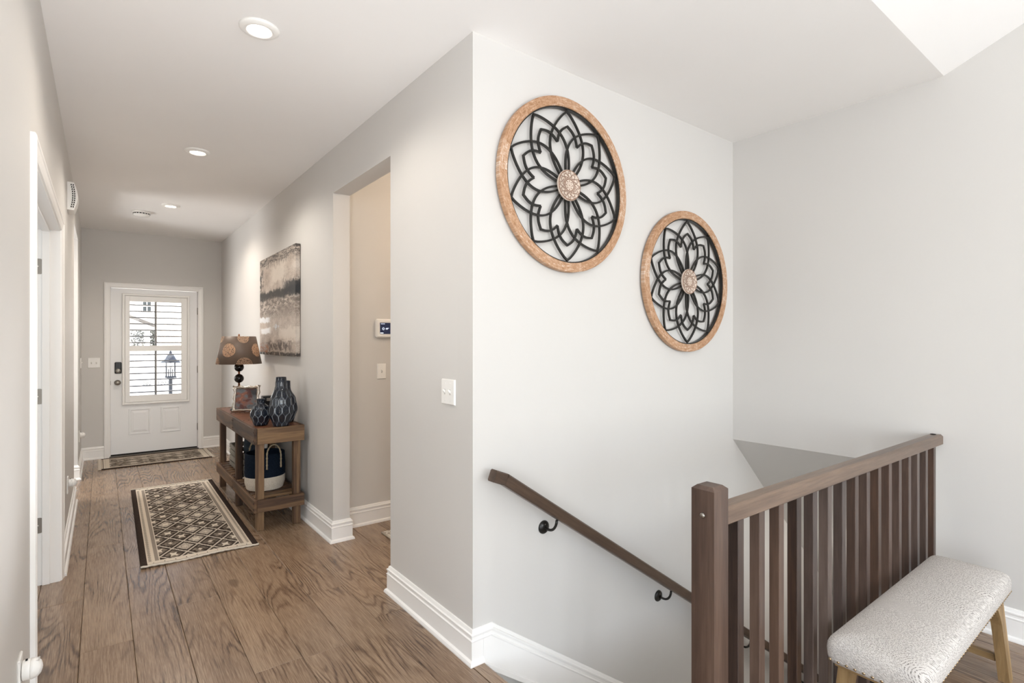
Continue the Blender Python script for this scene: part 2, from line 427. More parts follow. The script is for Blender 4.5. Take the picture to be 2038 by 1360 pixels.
for (x0, y0, x1, y1) in REG:
    k0 = math.floor((x0 + .0785) / PW)
    for k in range(k0, 40):
        a = -.0785 + k * PW; b = a + PW
        a = max(a, x0); b = min(b, x1)
        if a >= x1 - .002: break
        if b - a < .004: continue
        j = JOINT.get(k, 3.0 + (k * .613) % 1.5)
        j -= math.ceil((j - y0) / PL) * PL
        while j < y1:
            c, d = max(j, y0), min(j + PL, y1); j += PL
            if d - c < .01: continue
            key = (round(b - a, 4), round(d - c, 4))
            if key not in PM: PM[key] = plank_mesh(b - a - .0012, d - c - .0012)
            inst(PM[key], 'plank', floor, (a, c, 0))
# stair nosing plank, the last board before the stairs
nz = MB(); pr = [(1.2585, -.012), (1.2585, 0), (1.309, 0), (1.317, -.003), (1.321, -.010), (1.319, -.020), (1.31, -.026), (1.295, -.026), (1.295, -.012)]
nz.prism([(x, z) for x, z in pr], 1, .853, Y1 - .015)
nz.build('nosing_plank', FLOOR, floor, at=(1.258, .853, 0))

# baseboards, with cap moulding and shoe
BP = [(0, 0), (.028, 0), (.028, .006), (.024, .016), (.015, .022), (.015, .098), (.0175, .102), (.0175, .105), (.012, .109), (.013, .118), (.0165, .126), (.0165, .130), (.010, .133), (.0085, .139), (.006, .146), (0, .1475)]
S(MB().sweep([(1.057, Y2), (W1, Y2), (W1, OP_Y1), (W1 + .119, OP_Y1), (W1 + .119, 3.90), (3.4, 3.90)], BP, -1), 'baseboard_right_far', TRIM)
S(MB().sweep([(1.8, Y1 + .125), (W1 + .119, Y1 + .125), (W1 + .119, OP_Y0), (W1, OP_Y0), (W1, Y1), (1.318, Y1)], BP, -1), 'baseboard_right_near', TRIM)
S(MB().sweep([(W0, 4.126), (W0, E1), (W0 - T, E1), (W0 - T, 5.4)], BP, -1), 'baseboard_left', TRIM)
S(MB().sweep([(W0 - T, 7.3), (W0 - T, E2), (W0, E2), (W0, Y2), (.018, Y2)], BP, -1), 'baseboard_left_far', TRIM)
S(MB().sweep([(W0 - T, .95), (W0, .95), (W0, 2.42)], BP, -1), 'baseboard_left_near', TRIM)
S(MB().sweep([(W2, .785), (W2, -4.8)], BP, -1), 'baseboard_east', TRIM)
# skirt board: level piece, then down the stairs (mitred), in the plane of the stair wall
SL = .70
def skirt(pts, prof):
    m = MB(); vs = []; n = len(pts)
    for i, (x, z) in enumerate(pts):
        d1 = (Vector(pts[i]) - Vector(pts[i - 1])).normalized() if i else None
        d2 = (Vector(pts[i + 1]) - Vector(pts[i])).normalized() if i < n - 1 else None
        d1 = d1 or d2; d2 = d2 or d1
        n1 = Vector((d1.y, -d1.x)); n2 = Vector((d2.y, -d2.x)); b = (n1 + n2) / (1 + n1.dot(n2))
        for dn, out in prof: vs.append((x + b.x * dn, Y1 - out, z + b.y * dn))
    q = len(prof); fs = [(i * q + j, i * q + (j + 1) % q, (i + 1) * q + (j + 1) % q, (i + 1) * q + j) for i in range(n - 1) for j in range(q)]
    fs += [tuple(range(q)), tuple((n - 1) * q + j for j in range(q))]
    return m.add(vs, fs)
SP = [(0, 0), (.0015, .006), (.0085, .0085), (.0145, .010), (.0175, .0165), (.0215, .0165), (.0295, .013), (.0385, .012), (.0425, .0175), (.0455, .0175), (.0495, .015), (.150, .015), (.156, .024), (.172, .026), (.172, 0)]
S(skirt([(1.3185, .1475), (1.374, .1475), (5.4, .1475 - SL * 4.026)], SP), 'baseboard_stair_skirt', TRIM)

# stairs: painted risers and treads, patterned tread mats
stairs = thing('stairs', (1.30, 1.39, -2.9), kind='structure')
PAINT = plain('stair_paint', '#F0EEEB', .45, mottle=.02)
RISE, RUN = .193, .276
for i in range(1, 13):
    zt = -RISE * i; xa = 1.300 + RUN * (i - 1)
    MB().box((xa - .02, .855, zt + .0), (xa - .002, Y1 - .027, zt + RISE - .028 if i == 1 else zt + RISE - .027)).build('riser', PAINT, stairs)
    MB().box((xa - .02, .855, zt - .026), (xa + RUN + .02, Y1 - .027, zt), .006).build('tread', PAINT, stairs)
g = G('speckled_mat'); n_ = g.voro(g.obj(), 90, 'F1'); n2 = g.noise(g.obj(), 60, 2)
MATM = g.done(g.mix((n_ + n2 * .4).lt(.52), '#D8D3CA', '#2C2723'), .95, spec=.1)
for i in (1, 2, 3):
    zt = -RISE * i; xa = 1.300 + RUN * (i - 1); m = MB(); poly = []
    x0, x1, y0, y1, rr = xa + .05, xa + RUN + .012, 1.0, Y1 - .035, .045
    for cx, cy, a0 in ((x1 - rr, y1 - rr, 0), (x0 + rr, y1 - rr, 90), (x0 + rr, y0 + rr, 180), (x1 - rr, y0 + rr, 270)):
        for k in range(5): a = math.radians(a0 + 22.5 * k); poly.append((cx + rr * math.cos(a), cy + rr * math.sin(a)))
    m.prism(poly, 2, zt, zt + .008)
    m.build('stair_mat', MATM, None, label=('speckled black and cream tread mat on the topmost stair', 'speckled tread mat on the second stair down', 'speckled tread mat on the third stair down')[i - 1], cat='mat', group='tread mats on the stairs')

# casings and jambs ------------------------------------------------
CP = [(0, 0), (0, .014), (.008, .018), (.016, .018), (.022, .014), (.045, .012), (.052, .010), (.060, .008), (.062, 0)]  # (across from outer edge, out)
def casing_frame(m, u0, u1, ztop, place, w=.062):
    """three sided casing; u0,u1 = outer edges; place(u, z, out) -> point"""
    pts = [((u0, 0), (1, 0)), ((u0, ztop), (1, -1)), ((u1, ztop), (-1, -1)), ((u1, 0), (-1, 0))]
    vs = []
    for (u, z), (du, dz) in pts:
        for a, o in CP: vs.append(place(u + du * a, z + dz * a, o))
    q = len(CP); fs = [(i * q + j, i * q + (j + 1) % q, (i + 1) * q + (j + 1) % q, (i + 1) * q + j) for i in range(3) for j in range(q)]
    m.add(vs, fs + [tuple(range(q)), tuple(3 * q + j for j in range(q))])
    return m
S(casing_frame(MB(), .019, 1.057, 2.116, lambda u, z, o: (u, Y2 - o, z)), 'trim_1', TRIM)
S(casing_frame(MB(), 2.42, 4.126, 2.108, lambda u, z, o: (W0 + o, u, z)), 'trim_2', TRIM)
jb = MB().box((W0 - T - .002, D2 - .004, 0), (W0 + .001, D2 + .012, DZ + .01)).box((W0 - T - .002, D1 - .012, 0), (W0 + .001, D1 + .004, DZ + .01)).box((W0 - T - .002, D1, DZ - .004), (W0 + .001, D2, DZ + .012))
jb.box((-.272, D2 - .016, 0), (-.237, D2 - .004, DZ - .004), .002).box((-.272, D1 + .004, 0), (-.237, D1 + .016, DZ - .004), .002).box((-.272, D1 + .004, DZ - .016), (-.237, D2 - .004, DZ - .004), .002)
S(jb, 'trim_3', TRIM)
# ------------------------------------------------------------------ door_1: the front door with its shutter
DY = Y2 + .012                                # inner face of the slab
door = thing('door_1', (.535, DY, 0), kind='structure')
fj = MB().box((.06, Y2 + .002, 0), (.079, Y2 + .12, 2.075)).box((.993, Y2 + .002, 0), (1.012, Y2 + .12, 2.075)).box((.079, Y2 + .002, 2.057), (.993, Y2 + .12, 2.075))
fj.box((.079, Y2 + .062, 0), (.092, Y2 + .09, 2.057)).box((.98, Y2 + .062, 0), (.993, Y2 + .09, 2.057))
fj.build('door_jamb', TRIM, door)
MB().box((.06, Y2 - .01, .0), (1.012, Y2 + .14, .014)).build('threshold', plain('threshold_metal', '#6F6A64', .5, .4), door)
sl = MB()
L, R_, GB, GT = .083, .989, .70, 1.93
for a, b in (((L, .03), (.235, 2.052)), ((.838, .03), (R_, 2.052)), ((.235, .03), (.838, GB)), ((.235, GT), (.838, 2.052))):
    sl.box((a[0], DY, a[1]), (b[0], DY + .045, b[1]))
slab = sl.build('door_slab', DOORP, door)
MB().box((L + .002, DY + .004, .0145), (R_ - .002, DY + .04, .032)).build('door_sweep', GAP, door)
for a, b in ((.259, .486), (.588, .807)):
    m = MB(); z0, z1 = .253, .574; y = DY
    def rr_(i, d): return [(a + i, y - d, z0 + i), (b - i, y - d, z0 + i), (b - i, y - d, z1 - i), (a + i, y - d, z1 - i)]
    ringv = rr_(0, 0) + rr_(.004, .009) + rr_(.018, .009) + rr_(.026, .001) + rr_(.055, .008)
    m.add(ringv, [(4 * k + j, 4 * k + (j + 1) % 4, 4 * k + 4 + (j + 1) % 4, 4 * k + 4 + j) for k in range(4) for j in range(4)] + [(16, 17, 18, 19)])
    m.build('raised_panel', DOORP, door)
MB().box((.225, DY + .02, GB - .01), (.848, DY + .025, GT + .01)).build('glass_pane', GLASS, door)
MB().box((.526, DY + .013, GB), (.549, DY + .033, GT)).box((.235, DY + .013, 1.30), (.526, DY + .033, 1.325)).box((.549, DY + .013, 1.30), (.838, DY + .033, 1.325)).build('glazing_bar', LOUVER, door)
# shutter mounted on the door
sh = thing('tmp', (.55, DY, .6)); sh.name = 'shutter'; sh.parent = door; sh.location = Vector((.55, DY, .6)) - ORG[door.name]; ORG['shutter'] = Vector((.55, DY, .6))
fm = MB(); SX0, SX1, SZ0, SZ1 = .194, .902, .626, 1.992
fp = [(0, 0), (0, .030), (.006, .036), (.020, .036), (.026, .028), (.028, .028), (.028, 0)]
cs = [((SX0, SZ0), (1, 1)), ((SX0, SZ1), (1, -1)), ((SX1, SZ1), (-1, -1)), ((SX1, SZ0), (-1, 1))]
vs = [(u + du * a, DY - o, z + dz * a) for (u, z), (du, dz) in cs for a, o in fp]; q = len(fp)
fm.add(vs, [(i * q + j, i * q + (j + 1) % q, ((i + 1) % 4) * q + (j + 1) % q, ((i + 1) % 4) * q + j) for i in range(4) for j in range(q)])
fm.build('shutter_frame', TRIM, sh)
PY0, PY1 = DY - .030, DY - .002
def part_box(name, a, b, mat=TRIM, parent=None, bev=.002, **kw): return MB().box(a, b, bev).build(name, mat, parent, **kw)
part_box('stile', (.2245, PY0, .657), (.270, PY1, 1.961), parent=sh)
part_box('stile', (.8065, PY0, .657), (.8715, PY1, 1.961), parent=sh)
part_box('rail', (.270, PY0, .657), (.8065, PY1, .737), parent=sh)
part_box('rail', (.270, PY0, 1.897), (.8065, PY1, 1.961), parent=sh)
part_box('rail', (.270, PY0, 1.283), (.8065, PY1, 1.352), parent=sh)
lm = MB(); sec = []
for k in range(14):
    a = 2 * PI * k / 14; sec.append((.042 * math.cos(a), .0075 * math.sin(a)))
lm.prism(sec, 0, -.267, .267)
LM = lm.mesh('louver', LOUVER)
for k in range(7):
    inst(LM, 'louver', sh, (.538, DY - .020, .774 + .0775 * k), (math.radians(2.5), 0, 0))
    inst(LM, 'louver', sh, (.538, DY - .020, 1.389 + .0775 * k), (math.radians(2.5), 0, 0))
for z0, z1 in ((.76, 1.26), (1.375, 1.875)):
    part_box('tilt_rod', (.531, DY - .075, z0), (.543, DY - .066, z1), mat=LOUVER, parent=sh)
for z in (.80, 1.31, 1.82): part_box('shutter_hinge', (.8725, PY0 - .004, z - .03), (.8765, PY0 + .004, z + .03), parent=sh, bev=.001)
# lock, knob, hinges
kp = MB().box((.121, DY - .018, 1.012), (.189, DY, 1.152), .012).build('keypad_lock', DARKP, door, label='black keypad deadbolt')
def disc_y(prof, x, y, z, seg=20): return MB().lathe([(r, -d) for r, d in prof], (x, y, z), seg, 1)
disc_y([(.028, 0), (.028, .006), (.022, .010), (0, .010)], .155, DY - .018, 1.045).box((.150, DY - .042, 1.030), (.160, DY - .026, 1.060), .002).build('thumb_turn', STEEL, kp)
disc_y([(.033, 0), (.033, .008), (.014, .014), (.012, .034), (.024, .042), (.029, .054), (.026, .066), (.012, .072), (0, .073)], .150, DY, .902, 24).build('door_knob', STEEL, door, label='brushed steel door knob')
for z in (1.80, 1.04, .29): MB().lathe([(.006, -.045), (.0065, 0), (.006, .045)], (.993, DY - .006, z), 10).build('hinge', STEEL, door)
MB().box((.0785, DY - .002, .875), (.0835, DY + .02, .925)).build('strike_plate', BRONZE, door)

# door_2: one leaf of the double door, swung open into the room on the left
d2 = thing('door_2', (W0 - T, D2 - .02, .01), kind='structure')
MB().box((-1.08, D2 + .015, .012), (-.325, D2 + .05, DZ - .012), .002).build('door_leaf', DOORP, d2)
for z in (1.827, 1.082, .344):
    m = MB(); poly = []
    for cx, cz, a0 in ((-.280, z + .03, 0), (-.320, z + .03, 90), (-.320, z - .03, 180), (-.280, z - .03, 270)):
        for k in range(4): a = math.radians(a0 + 30 * k); poly.append((cx + .012 * math.cos(a), cz + .014 * math.sin(a)))
    hg = m.prism(poly, 1, D2 - .0065, D2 - .004).build('hinge', STEEL, d2)
    MB().lathe([(.0035, 0), (.0035, -.001), (0, -.0015)], (-.290, D2 - .0065, z), 10, 1).build('screw', WHITEP, hg)

# ------------------------------------------------------------------ ceiling fixtures
BULB = emit('warm_lens', '#FFF0DC', 9.0)
LIGHT_LABELS = ['white recessed ceiling light nearest the camera', 'middle recessed ceiling light of the three along the hallway', 'farthest recessed ceiling light, nearest the front door']
rl0 = None
for i, y in enumerate((2.468, 4.325, 6.19)):
    loc = (.535, y, H)
    if rl0 is None:
        rl0 = thing('recessed_light', loc, LIGHT_LABELS[i], 'ceiling light', 'recessed lights along the hallway')
        MB().lathe([(.080, 0), (.080, -.005), (.074, -.010), (.060, -.014), (.052, -.015), (.048, -.012), (.047, -.004)], loc, 40, cap=(True, True)).build('trim_ring', WHITEP, rl0)
        MB().lathe([(.0465, -.006), (.040, -.0075), (.02, -.009), (0, -.0095)], loc, 32, cap=(False, False)).build('lens', BULB, rl0)
    else: copy_tree(rl0, loc, 0, LIGHT_LABELS[i])
    light('hall_downlight', 'SPOT', (.535, y, H - .03), (0, 0, 0), HALL_W[i], WARM if i < 2 else (1.0, .89, .77), spot_size=math.radians(158), spot_blend=.5, shadow_soft_size=.05)
light('stairwell_fill_light', 'POINT', (4.15, 1.25, -.13), (0, 0, 0), 6.5, (1.0, .95, .88), shadow_soft_size=.15)  # unseen point light added to brighten the lower stair wall
light('side_hall_lamp', 'POINT', (2.5, 3.0, 2.5), (0, 0, 0), 18.0, (1.0, .80, .60), shadow_soft_size=.08)

sd = thing('smoke_detector', (.324, 6.673, H), 'round white smoke detector on the hallway ceiling', 'smoke detector')
MB().lathe([(.080, 0), (.080, -.014), (.073, -.016)], (.324, 6.673, H), 32).build('base_plate', WHITEP, sd)
sb = MB().lathe([(.073, -.016), (.072, -.038), (.062, -.048), (.0, -.051)], (.324, 6.673, H), 32).build('cover', WHITEP, sd)
m = MB()
for k in range(18):
    a = 2 * PI * k / 18; c, s_ = math.cos(a), math.sin(a)
    p = [(.0562, -.006), (.0562, .006)]
    m.add([(.324 + .0735 * c - w * s_, 6.673 + .0735 * s_ + w * c, H - zz) for w, zz in ((-.009, .022), (.009, .022), (.009, .031), (-.009, .031))], [(0, 1, 2, 3)])
m.build('vent_slots', GAP, sd, kind='stuff')

ch = thing('door_chime', (W0, 4.95, 2.425), 'white slotted door chime box high on the left wall', 'door chime')
m = MB(); sec = [(W0, 2.523)]
for k in range(9):
    t = k / 8; sec.append((W0 + .036 + .022 * math.sin(PI * t), 2.523 - .195 * t))
sec.append((W0, 2.328)); m.prism(sec, 1, 4.86, 5.03); m.build('housing', WHITEP, ch)
for r, off in enumerate((.020, .031)):
    for k in range(11):
        t = (k + .5) / 11; z = 2.512 - .170 * t; x = W0 + off + .010 * math.sin(PI * t)
        MB().box((x - .003, 4.8580, z - .0052), (x + .003, 4.861, z + .0052)).build('slot', GAP, ch)

# ------------------------------------------------------------------ switches, outlets, thermostat
GREYP = plain('grey_plate_plastic', '#CFCBC6', .4)  # pale grey plastic for switch collars, sockets and scent slots
def switch(loc, facing, gangs, label, cat='light switch', h=.118):
    """facing: '-y', '-x' or '+x'"""
    t = thing('light_switch', loc, label, cat)
    def P(u, v, o):
        if facing == '-y': return (loc[0] + u, loc[1] - o, loc[2] + v)
        if facing == '-x': return (loc[0] - o, loc[1] - u, loc[2] + v)
        return (loc[0] + o, loc[1] + u, loc[2] + v)
    w = .073 if gangs == 1 else .118
    def slabm(m, u0, v0, u1, v1, o0, o1, c=.003):
        a = [P(u0, v0, o0), P(u1, v0, o0), P(u1, v1, o0), P(u0, v1, o0), P(u0 + c, v0 + c, o1), P(u1 - c, v0 + c, o1), P(u1 - c, v1 - c, o1), P(u0 + c, v1 - c, o1)]
        return m.add(a, [(3, 2, 1, 0), (4, 5, 6, 7), (0, 1, 5, 4), (1, 2, 6, 5), (2, 3, 7, 6), (3, 0, 4, 7)])
    slabm(MB(), -w / 2, -h / 2, w / 2, h / 2, 0, .008, .004).build('wall_plate', WHITEP, t)
    for k in range(gangs):
        u = (k - (gangs - 1) / 2) * .046
        m = MB(); slabm(m, u - .006, -.013, u + .006, .013, .008, .0095, .001); m.build('switch_collar', GREYP, t)
        tg = MB().add([P(u - .0045, -.006, .009), P(u + .0045, -.006, .009), P(u + .0045, .008, .009), P(u - .0045, .008, .009), P(u - .0038, .006, .021), P(u + .0038, .006, .021), P(u + .0038, .013, .019), P(u - .0038, .013, .019)],
                      [(3, 2, 1, 0), (4, 5, 6, 7), (0, 1, 5, 4), (1, 2, 6, 5), (2, 3, 7, 6), (3, 0, 4, 7)])
        tg.build('toggle', WHITEP, t)
        for v in (-.040, .040):
            c = P(u, v, .008)
            ax = 1 if facing == '-y' else 0; sg = -1 if facing in ('-y', '-x') else 1
            MB().lathe([(.0032, 0), (.003, sg * .001), (0, sg * .0014)], c, 10, ax).build('screw', WHITEP, t)
    return t
switch((W1, 2.124, 1.163), '-x', 2, 'white double toggle switch on the hallway wall beside the stair corner')
switch((-.075, Y2, 1.148), '-y', 2, 'white double toggle switch on the far wall left of the front door')
switch((W0, 7.70, 1.158), '+x', 1, 'white toggle switch seen edge on, on the left wall near the front door')
switch((1.7255, 3.90, 1.167), '-y', 1, 'white single toggle switch below the thermostat in the side hall')

th = thing('thermostat', (1.755, 3.90, 1.50), 'white wall panel with dark lit screen in the side hall', 'thermostat')
MB().box((1.671, 3.874, 1.427), (1.845, 3.90, 1.574), .010).build('housing', WHITEP, th)
g = G('panel_screen'); SCR = g.done('#141A2B', .2, **{'Emission Color': lin('#1B2540'), 'Emission Strength': .6})
scr = MB().box((1.702, 3.8728, 1.457), (1.822, 3.876, 1.545)).build('screen', SCR, th)
TXT = emit('screen_text', '#DDE6F5', 1.2)
def text(body, size, loc, rot, mat, parent, name='lettering', depth=.0004):
    cu = bpy.data.curves.new('txt', 'FONT'); cu.body = body; cu.size = size; cu.extrude = depth
    o = bpy.data.objects.new('txt', cu); COL.objects.link(o)
    bpy.context.view_layer.update()
    me = bpy.data.meshes.new_from_object(o.evaluated_get(bpy.context.evaluated_depsgraph_get()))
    bpy.data.objects.remove(o); me.materials.clear(); me.materials.append(mat)
    return inst(me, name, parent, loc, rot)
RY = (PI / 2, 0, 0)
text('10:30 AM', .0085, (1.708, 3.8722, 1.533), RY, TXT, scr)
text('49°', .020, (1.748, 3.8722, 1.491), RY, TXT, scr)
m = MB().lathe([(.0055, 0), (.0075, 0)], (1.730, 3.8722, 1.498), 20, 1, cap=(False, False))
for k in range(8):
    a = k * PI / 4; c, s_ = math.cos(a), math.sin(a)
    m.add([(1.730 + r * c - w * s_, 3.8722, 1.498 + r * s_ + w * c) for r, w in ((.009, -.001), (.0115, -.001), (.0115, .001), (.009, .001))], [(0, 1, 2, 3)])
m.build('sun_icon', TXT, scr)
MB().box((1.705, 3.8722, 1.4615), (1.730, 3.8727, 1.467)).build('status_bar', TXT, scr)

def outlet_plate(loc, label, dev_label):
    t = thing('wall_outlet', loc, label, 'outlet')
    MB().box((loc[0], loc[1] - .036, loc[2] - .058), (loc[0] + .007, loc[1] + .036, loc[2] + .058), .003).build('wall_plate', WHITEP, t)
    for z in (-.021, .021): MB().lathe([(.016, 0), (.016, .0075), (0, .0075)], (loc[0], loc[1], loc[2] + z), 20, 0).build('socket', GREYP, t)
    n = thing('air_freshener', (loc[0] + .0075, loc[1], loc[2] + .012), dev_label, 'air freshener')
    c = (loc[0] + .0075, loc[1], loc[2] + .012)
    MB().lathe([(.026, .001), (.028, .003), (.029, .018), (.0285, .019)], c, 28, 0).build('body', WHITEP, n)
    MB().lathe([(.0275, .019), (.029, .0205), (.0285, .027), (.025, .036), (.017, .043), (.008, .046), (0, .047)], c, 28, 0, cap=(True, False)).build('domed_cap', WHITEP, n)
    m = MB()
    for k in range(5):
        a = -.5 + .25 * k
        m.box((c[0] + .031, c[1] + .021 * math.sin(a) - .001, c[2] + .0215), (c[0] + .040, c[1] + .021 * math.sin(a) + .001, c[2] + .0245))
    m.build('scent_slots', GREYP, n)
    MB().box((c[0] + .008, c[1] - .005, c[2] + .0285), (c[0] + .013, c[1] + .005, c[2] + .0305)).build('intensity_slider', GAP, n)
outlet_plate((W0, 2.105, .418), 'white wall outlet low on the left wall nearest the camera', 'white domed plug-in air freshener in the nearest outlet at lower left')
outlet_plate((W0, 4.82, .398), 'white wall outlet on the left wall beyond the double doorway', 'white domed plug-in air freshener beyond the double doorway')
outlet_plate((W0, 7.22, .400), 'white wall outlet on the left wall near the front door', 'white domed plug-in air freshener nearest the front door')

# ------------------------------------------------------------------ wall medallions
def ringwood():
    g = G('whitewashed_ring_wood'); c = g.xyz()
    ang = g.m('ARCTAN2', c[2], c[0]); r = g.m('SQRT', c[0] * c[0] + c[2] * c[2])
    seg = (ang * (6 / (2 * PI)) + .3); sid = seg.floor()
    v = g.vec(c[0] + sid * 3.1, c[1], c[2] + sid * 1.7)
    saw = g.noise(g.vec(ang * .4, r * 5.0, sid), 28, 3, .6); fine = g.noise(g.vec(ang * 5.0, r * 1.2, sid), 30, 2)
    scr = g.noise(g.vec((c[0] + c[2]) * 6.0, (c[0] - c[2]) * .8, sid), 40, 2)
    f = saw * .5 + fine * .25 + scr * .3 + g.white(g.vec(sid, sid * .37, 1.0)) * .12
    g.bump(saw + scr, .35, .002)
    return g.done(g.ramp(f, (.34, '#7A573A'), (.50, '#A87F5E'), (.62, '#BF9B7E'), (.74, '#E0D4C8')), .6, spec=.3)
RINGW = ringwood()
def discmat():
    g = G('carved_disc'); c = g.xyz()
    a = g.m('ARCTAN2', c[2], c[0]); r = g.m('SQRT', c[0] * c[0] + c[2] * c[2]) / .0725
    def petal(n, r0, r1, ph=0.0, sharp=1.0):
        s_ = (a * (n / 2.0) + ph).cos().abs()           # n lobes
        edge = s_ * (r1 - r0) + r0
        return g.step((r - edge).abs(), .05 * sharp, .015)
    m_ = petal(8, .10, .30, 0, 1).max(petal(14, .47, .62, .4, 1.2)).max(petal(12, .66, .95, 0, 1)).max(petal(12, .60, .82, 0, .9))
    m_ = m_.max(g.step((r - .40).abs(), .05, .02)).max(g.step((r - .99).abs(), .05, .02)).max(g.step(r, .06, .03)).max(petal(28, .44, .52, 0, 1))
    n = g.noise(g.obj(), 90, 3)
    g.bump(1.0 - m_, .6, .003)
    return g.done(g.mix(m_ * .85, g.mix(n, '#CDB7A4', '#E6DBD0'), '#7A5138'), .65, spec=.2)
DISC = discmat()
MR = .425
def arc_petal(Rt, r0, half, n=22):
    """one side of a pointed petal from the tip down to the hub"""
    pts = []
    for k in range(n + 1):
        s_ = k / n
        x = Rt + (r0 - Rt) * s_; w = half * math.sin(PI * s_) ** .82 + .004 * s_
        pts.append((x, w))
    return pts
def petal_mesh():
    R = .366; side = arc_petal(R, .012, .110, 26)
    loop = [(x, w) for x, w in reversed(side)] + [(x, -w) for x, w in side[1:]]
    m = MB(); m.tube([(y, 0, x) for x, y in loop], 0, rect=(.0046, .005), up=(0, 1, 0)); return m.mesh('petal', BLACKM)
def small_petal_mesh():
    tip, val, a = .292, .214, PI / 10; pts = []
    v0 = Vector((val * math.sin(-a), val * math.cos(-a))); t_ = Vector((0, tip))
    for k in range(11):
        t = k / 10; p = v0.lerp(t_, t); d = (t_ - v0).normalized(); nrm = Vector((-d.y, d.x)); pts.append(p + nrm * .016 * math.sin(PI * t))
    pts2 = pts + [Vector((-p.x, p.y)) for p in reversed(pts[:-1])]
    m = MB(); m.tube([(p.x, 0, p.y) for p in pts2], 0, rect=(.0042, .0055), up=(0, 1, 0)); return m.mesh('small_petal', BLACKM)
PETM, SPETM = petal_mesh(), small_petal_mesh()
def medallion(x, z, label):
    y = Y1 - .012
    t = thing('wall_medallion', (x, Y1, z), label, 'wall decor', 'floral wheel medallions on the stair wall')
    # wooden ring: y runs out of the wall (towards -y)
    pr = [(MR, 0), (MR, -.024), (MR - .003, -.027), (MR - .043, -.027), (MR - .046, -.024), (MR - .046, 0)]
    m = MB(); seg = 96; vs = []
    for i in range(seg):
        a = 2 * PI * i / seg
        for r, d in pr: vs.append((x + r * math.cos(a), y + d, z + r * math.sin(a)))
    q = len(pr); m.add(vs, [(i * q + j, i * q + (j + 1) % q, ((i + 1) % seg) * q + (j + 1) % q, ((i + 1) % seg) * q + j) for i in range(seg) for j in range(q)])
    m.build('wood_ring', RINGW, t)
    m = MB(); vs = []
    pr = [(MR - .0462, .0), (MR - .0462, -.020), (MR - .052, -.020), (MR - .052, 0)]
    for i in range(seg):
        a = 2 * PI * i / seg
        for r, d in pr: vs.append((x + r * math.cos(a), y + d, z + r * math.sin(a)))
    q = 4; m.add(vs, [(i * q + j, i * q + (j + 1) % q, ((i + 1) % seg) * q + (j + 1) % q, ((i + 1) % seg) * q + j) for i in range(seg) for j in range(q)])
    m.build('metal_rim', BLACKM, t)
    for k in range(10):
        inst(PETM, 'petal', t, (x, y - .010 - .0012 * (k % 2), z), (0, k * PI / 5, 0))
        inst(SPETM, 'small_petal', t, (x, y - .012, z), (0, k * PI / 5, 0))
    MB().lathe([(.069, 0), (.0745, -.004), (.076, -.012), (.0735, -.018), (.069, -.0185), (.068, -.0155), (0, -.0155)], (x, y - .013, z), 56, 1, cap=(True, False)).build('center_disc', DISC, t, at=(x, y - .013, z))
    for sx in (-.012, .012):
        MB().box((x + sx - .004, y, z + MR - .05), (x + sx + .004, Y1 - .0005, z + MR - .03)).build('hanger', STEEL, t)
    return t
medallion(1.812, 2.162, 'large round wood and black metal flower medallion, the higher one nearer the hallway corner')
medallion(2.815, 1.760, 'round wood and black metal flower medallion, the lower one nearer the room corner')

# ------------------------------------------------------------------ stair handrail on the wall
hr = thing('handrail', (1.31, 1.845, .80), 'dark stained wooden handrail sloping down the stair wall', 'handrail')
HS = .666
def rail_section(m, pts, w, h, ch=.006):
    """bar with a chamfered section following points in x,z at y = centre"""
    sec = [(-w, -h + ch), (-w + ch, -h), (w - ch, -h), (w, -h + ch), (w, h - ch), (w - ch, h), (-w + ch, h), (-w, h - ch)]
    vs = []; n = len(pts)
    for i, (x, y, z) in enumerate(pts):
        d1 = Vector((pts[i][0] - pts[i - 1][0], pts[i][2] - pts[i - 1][2])).normalized() if i else None
        d2 = Vector((pts[i + 1][0] - pts[i][0], pts[i + 1][2] - pts[i][2])).normalized() if i < n - 1 else None
        d1 = d1 or d2; d2 = d2 or d1
        n1 = Vector((-d1.y, d1.x)); n2 = Vector((-d2.y, d2.x)); b = (n1 + n2) / (1 + n1.dot(n2))
        for u, v in sec: vs.append((x + b.x * v, y + u, z + b.y * v))
    q = 8
    return m.add(vs, [(i * q + j, i * q + (j + 1) % q, (i + 1) * q + (j + 1) % q, (i + 1) * q + j) for i in range(n - 1) for j in range(q)] + [tuple(range(q)), tuple((n - 1) * q + j for j in range(q))])
HX0, HX1, HZ0 = 1.318, 1.378, .800
rail_section(MB(), [(HX0, 1.842, HZ0 + .024), (HX1, 1.842, HZ0)], .024, .026).build('rail_end', HRAILW, hr)
rail_section(MB(), [(HX1, 1.842, HZ0), (4.6, 1.842, HZ0 - HS * (4.6 - HX1))], .024, .026).build('rail', HRAILW, hr)
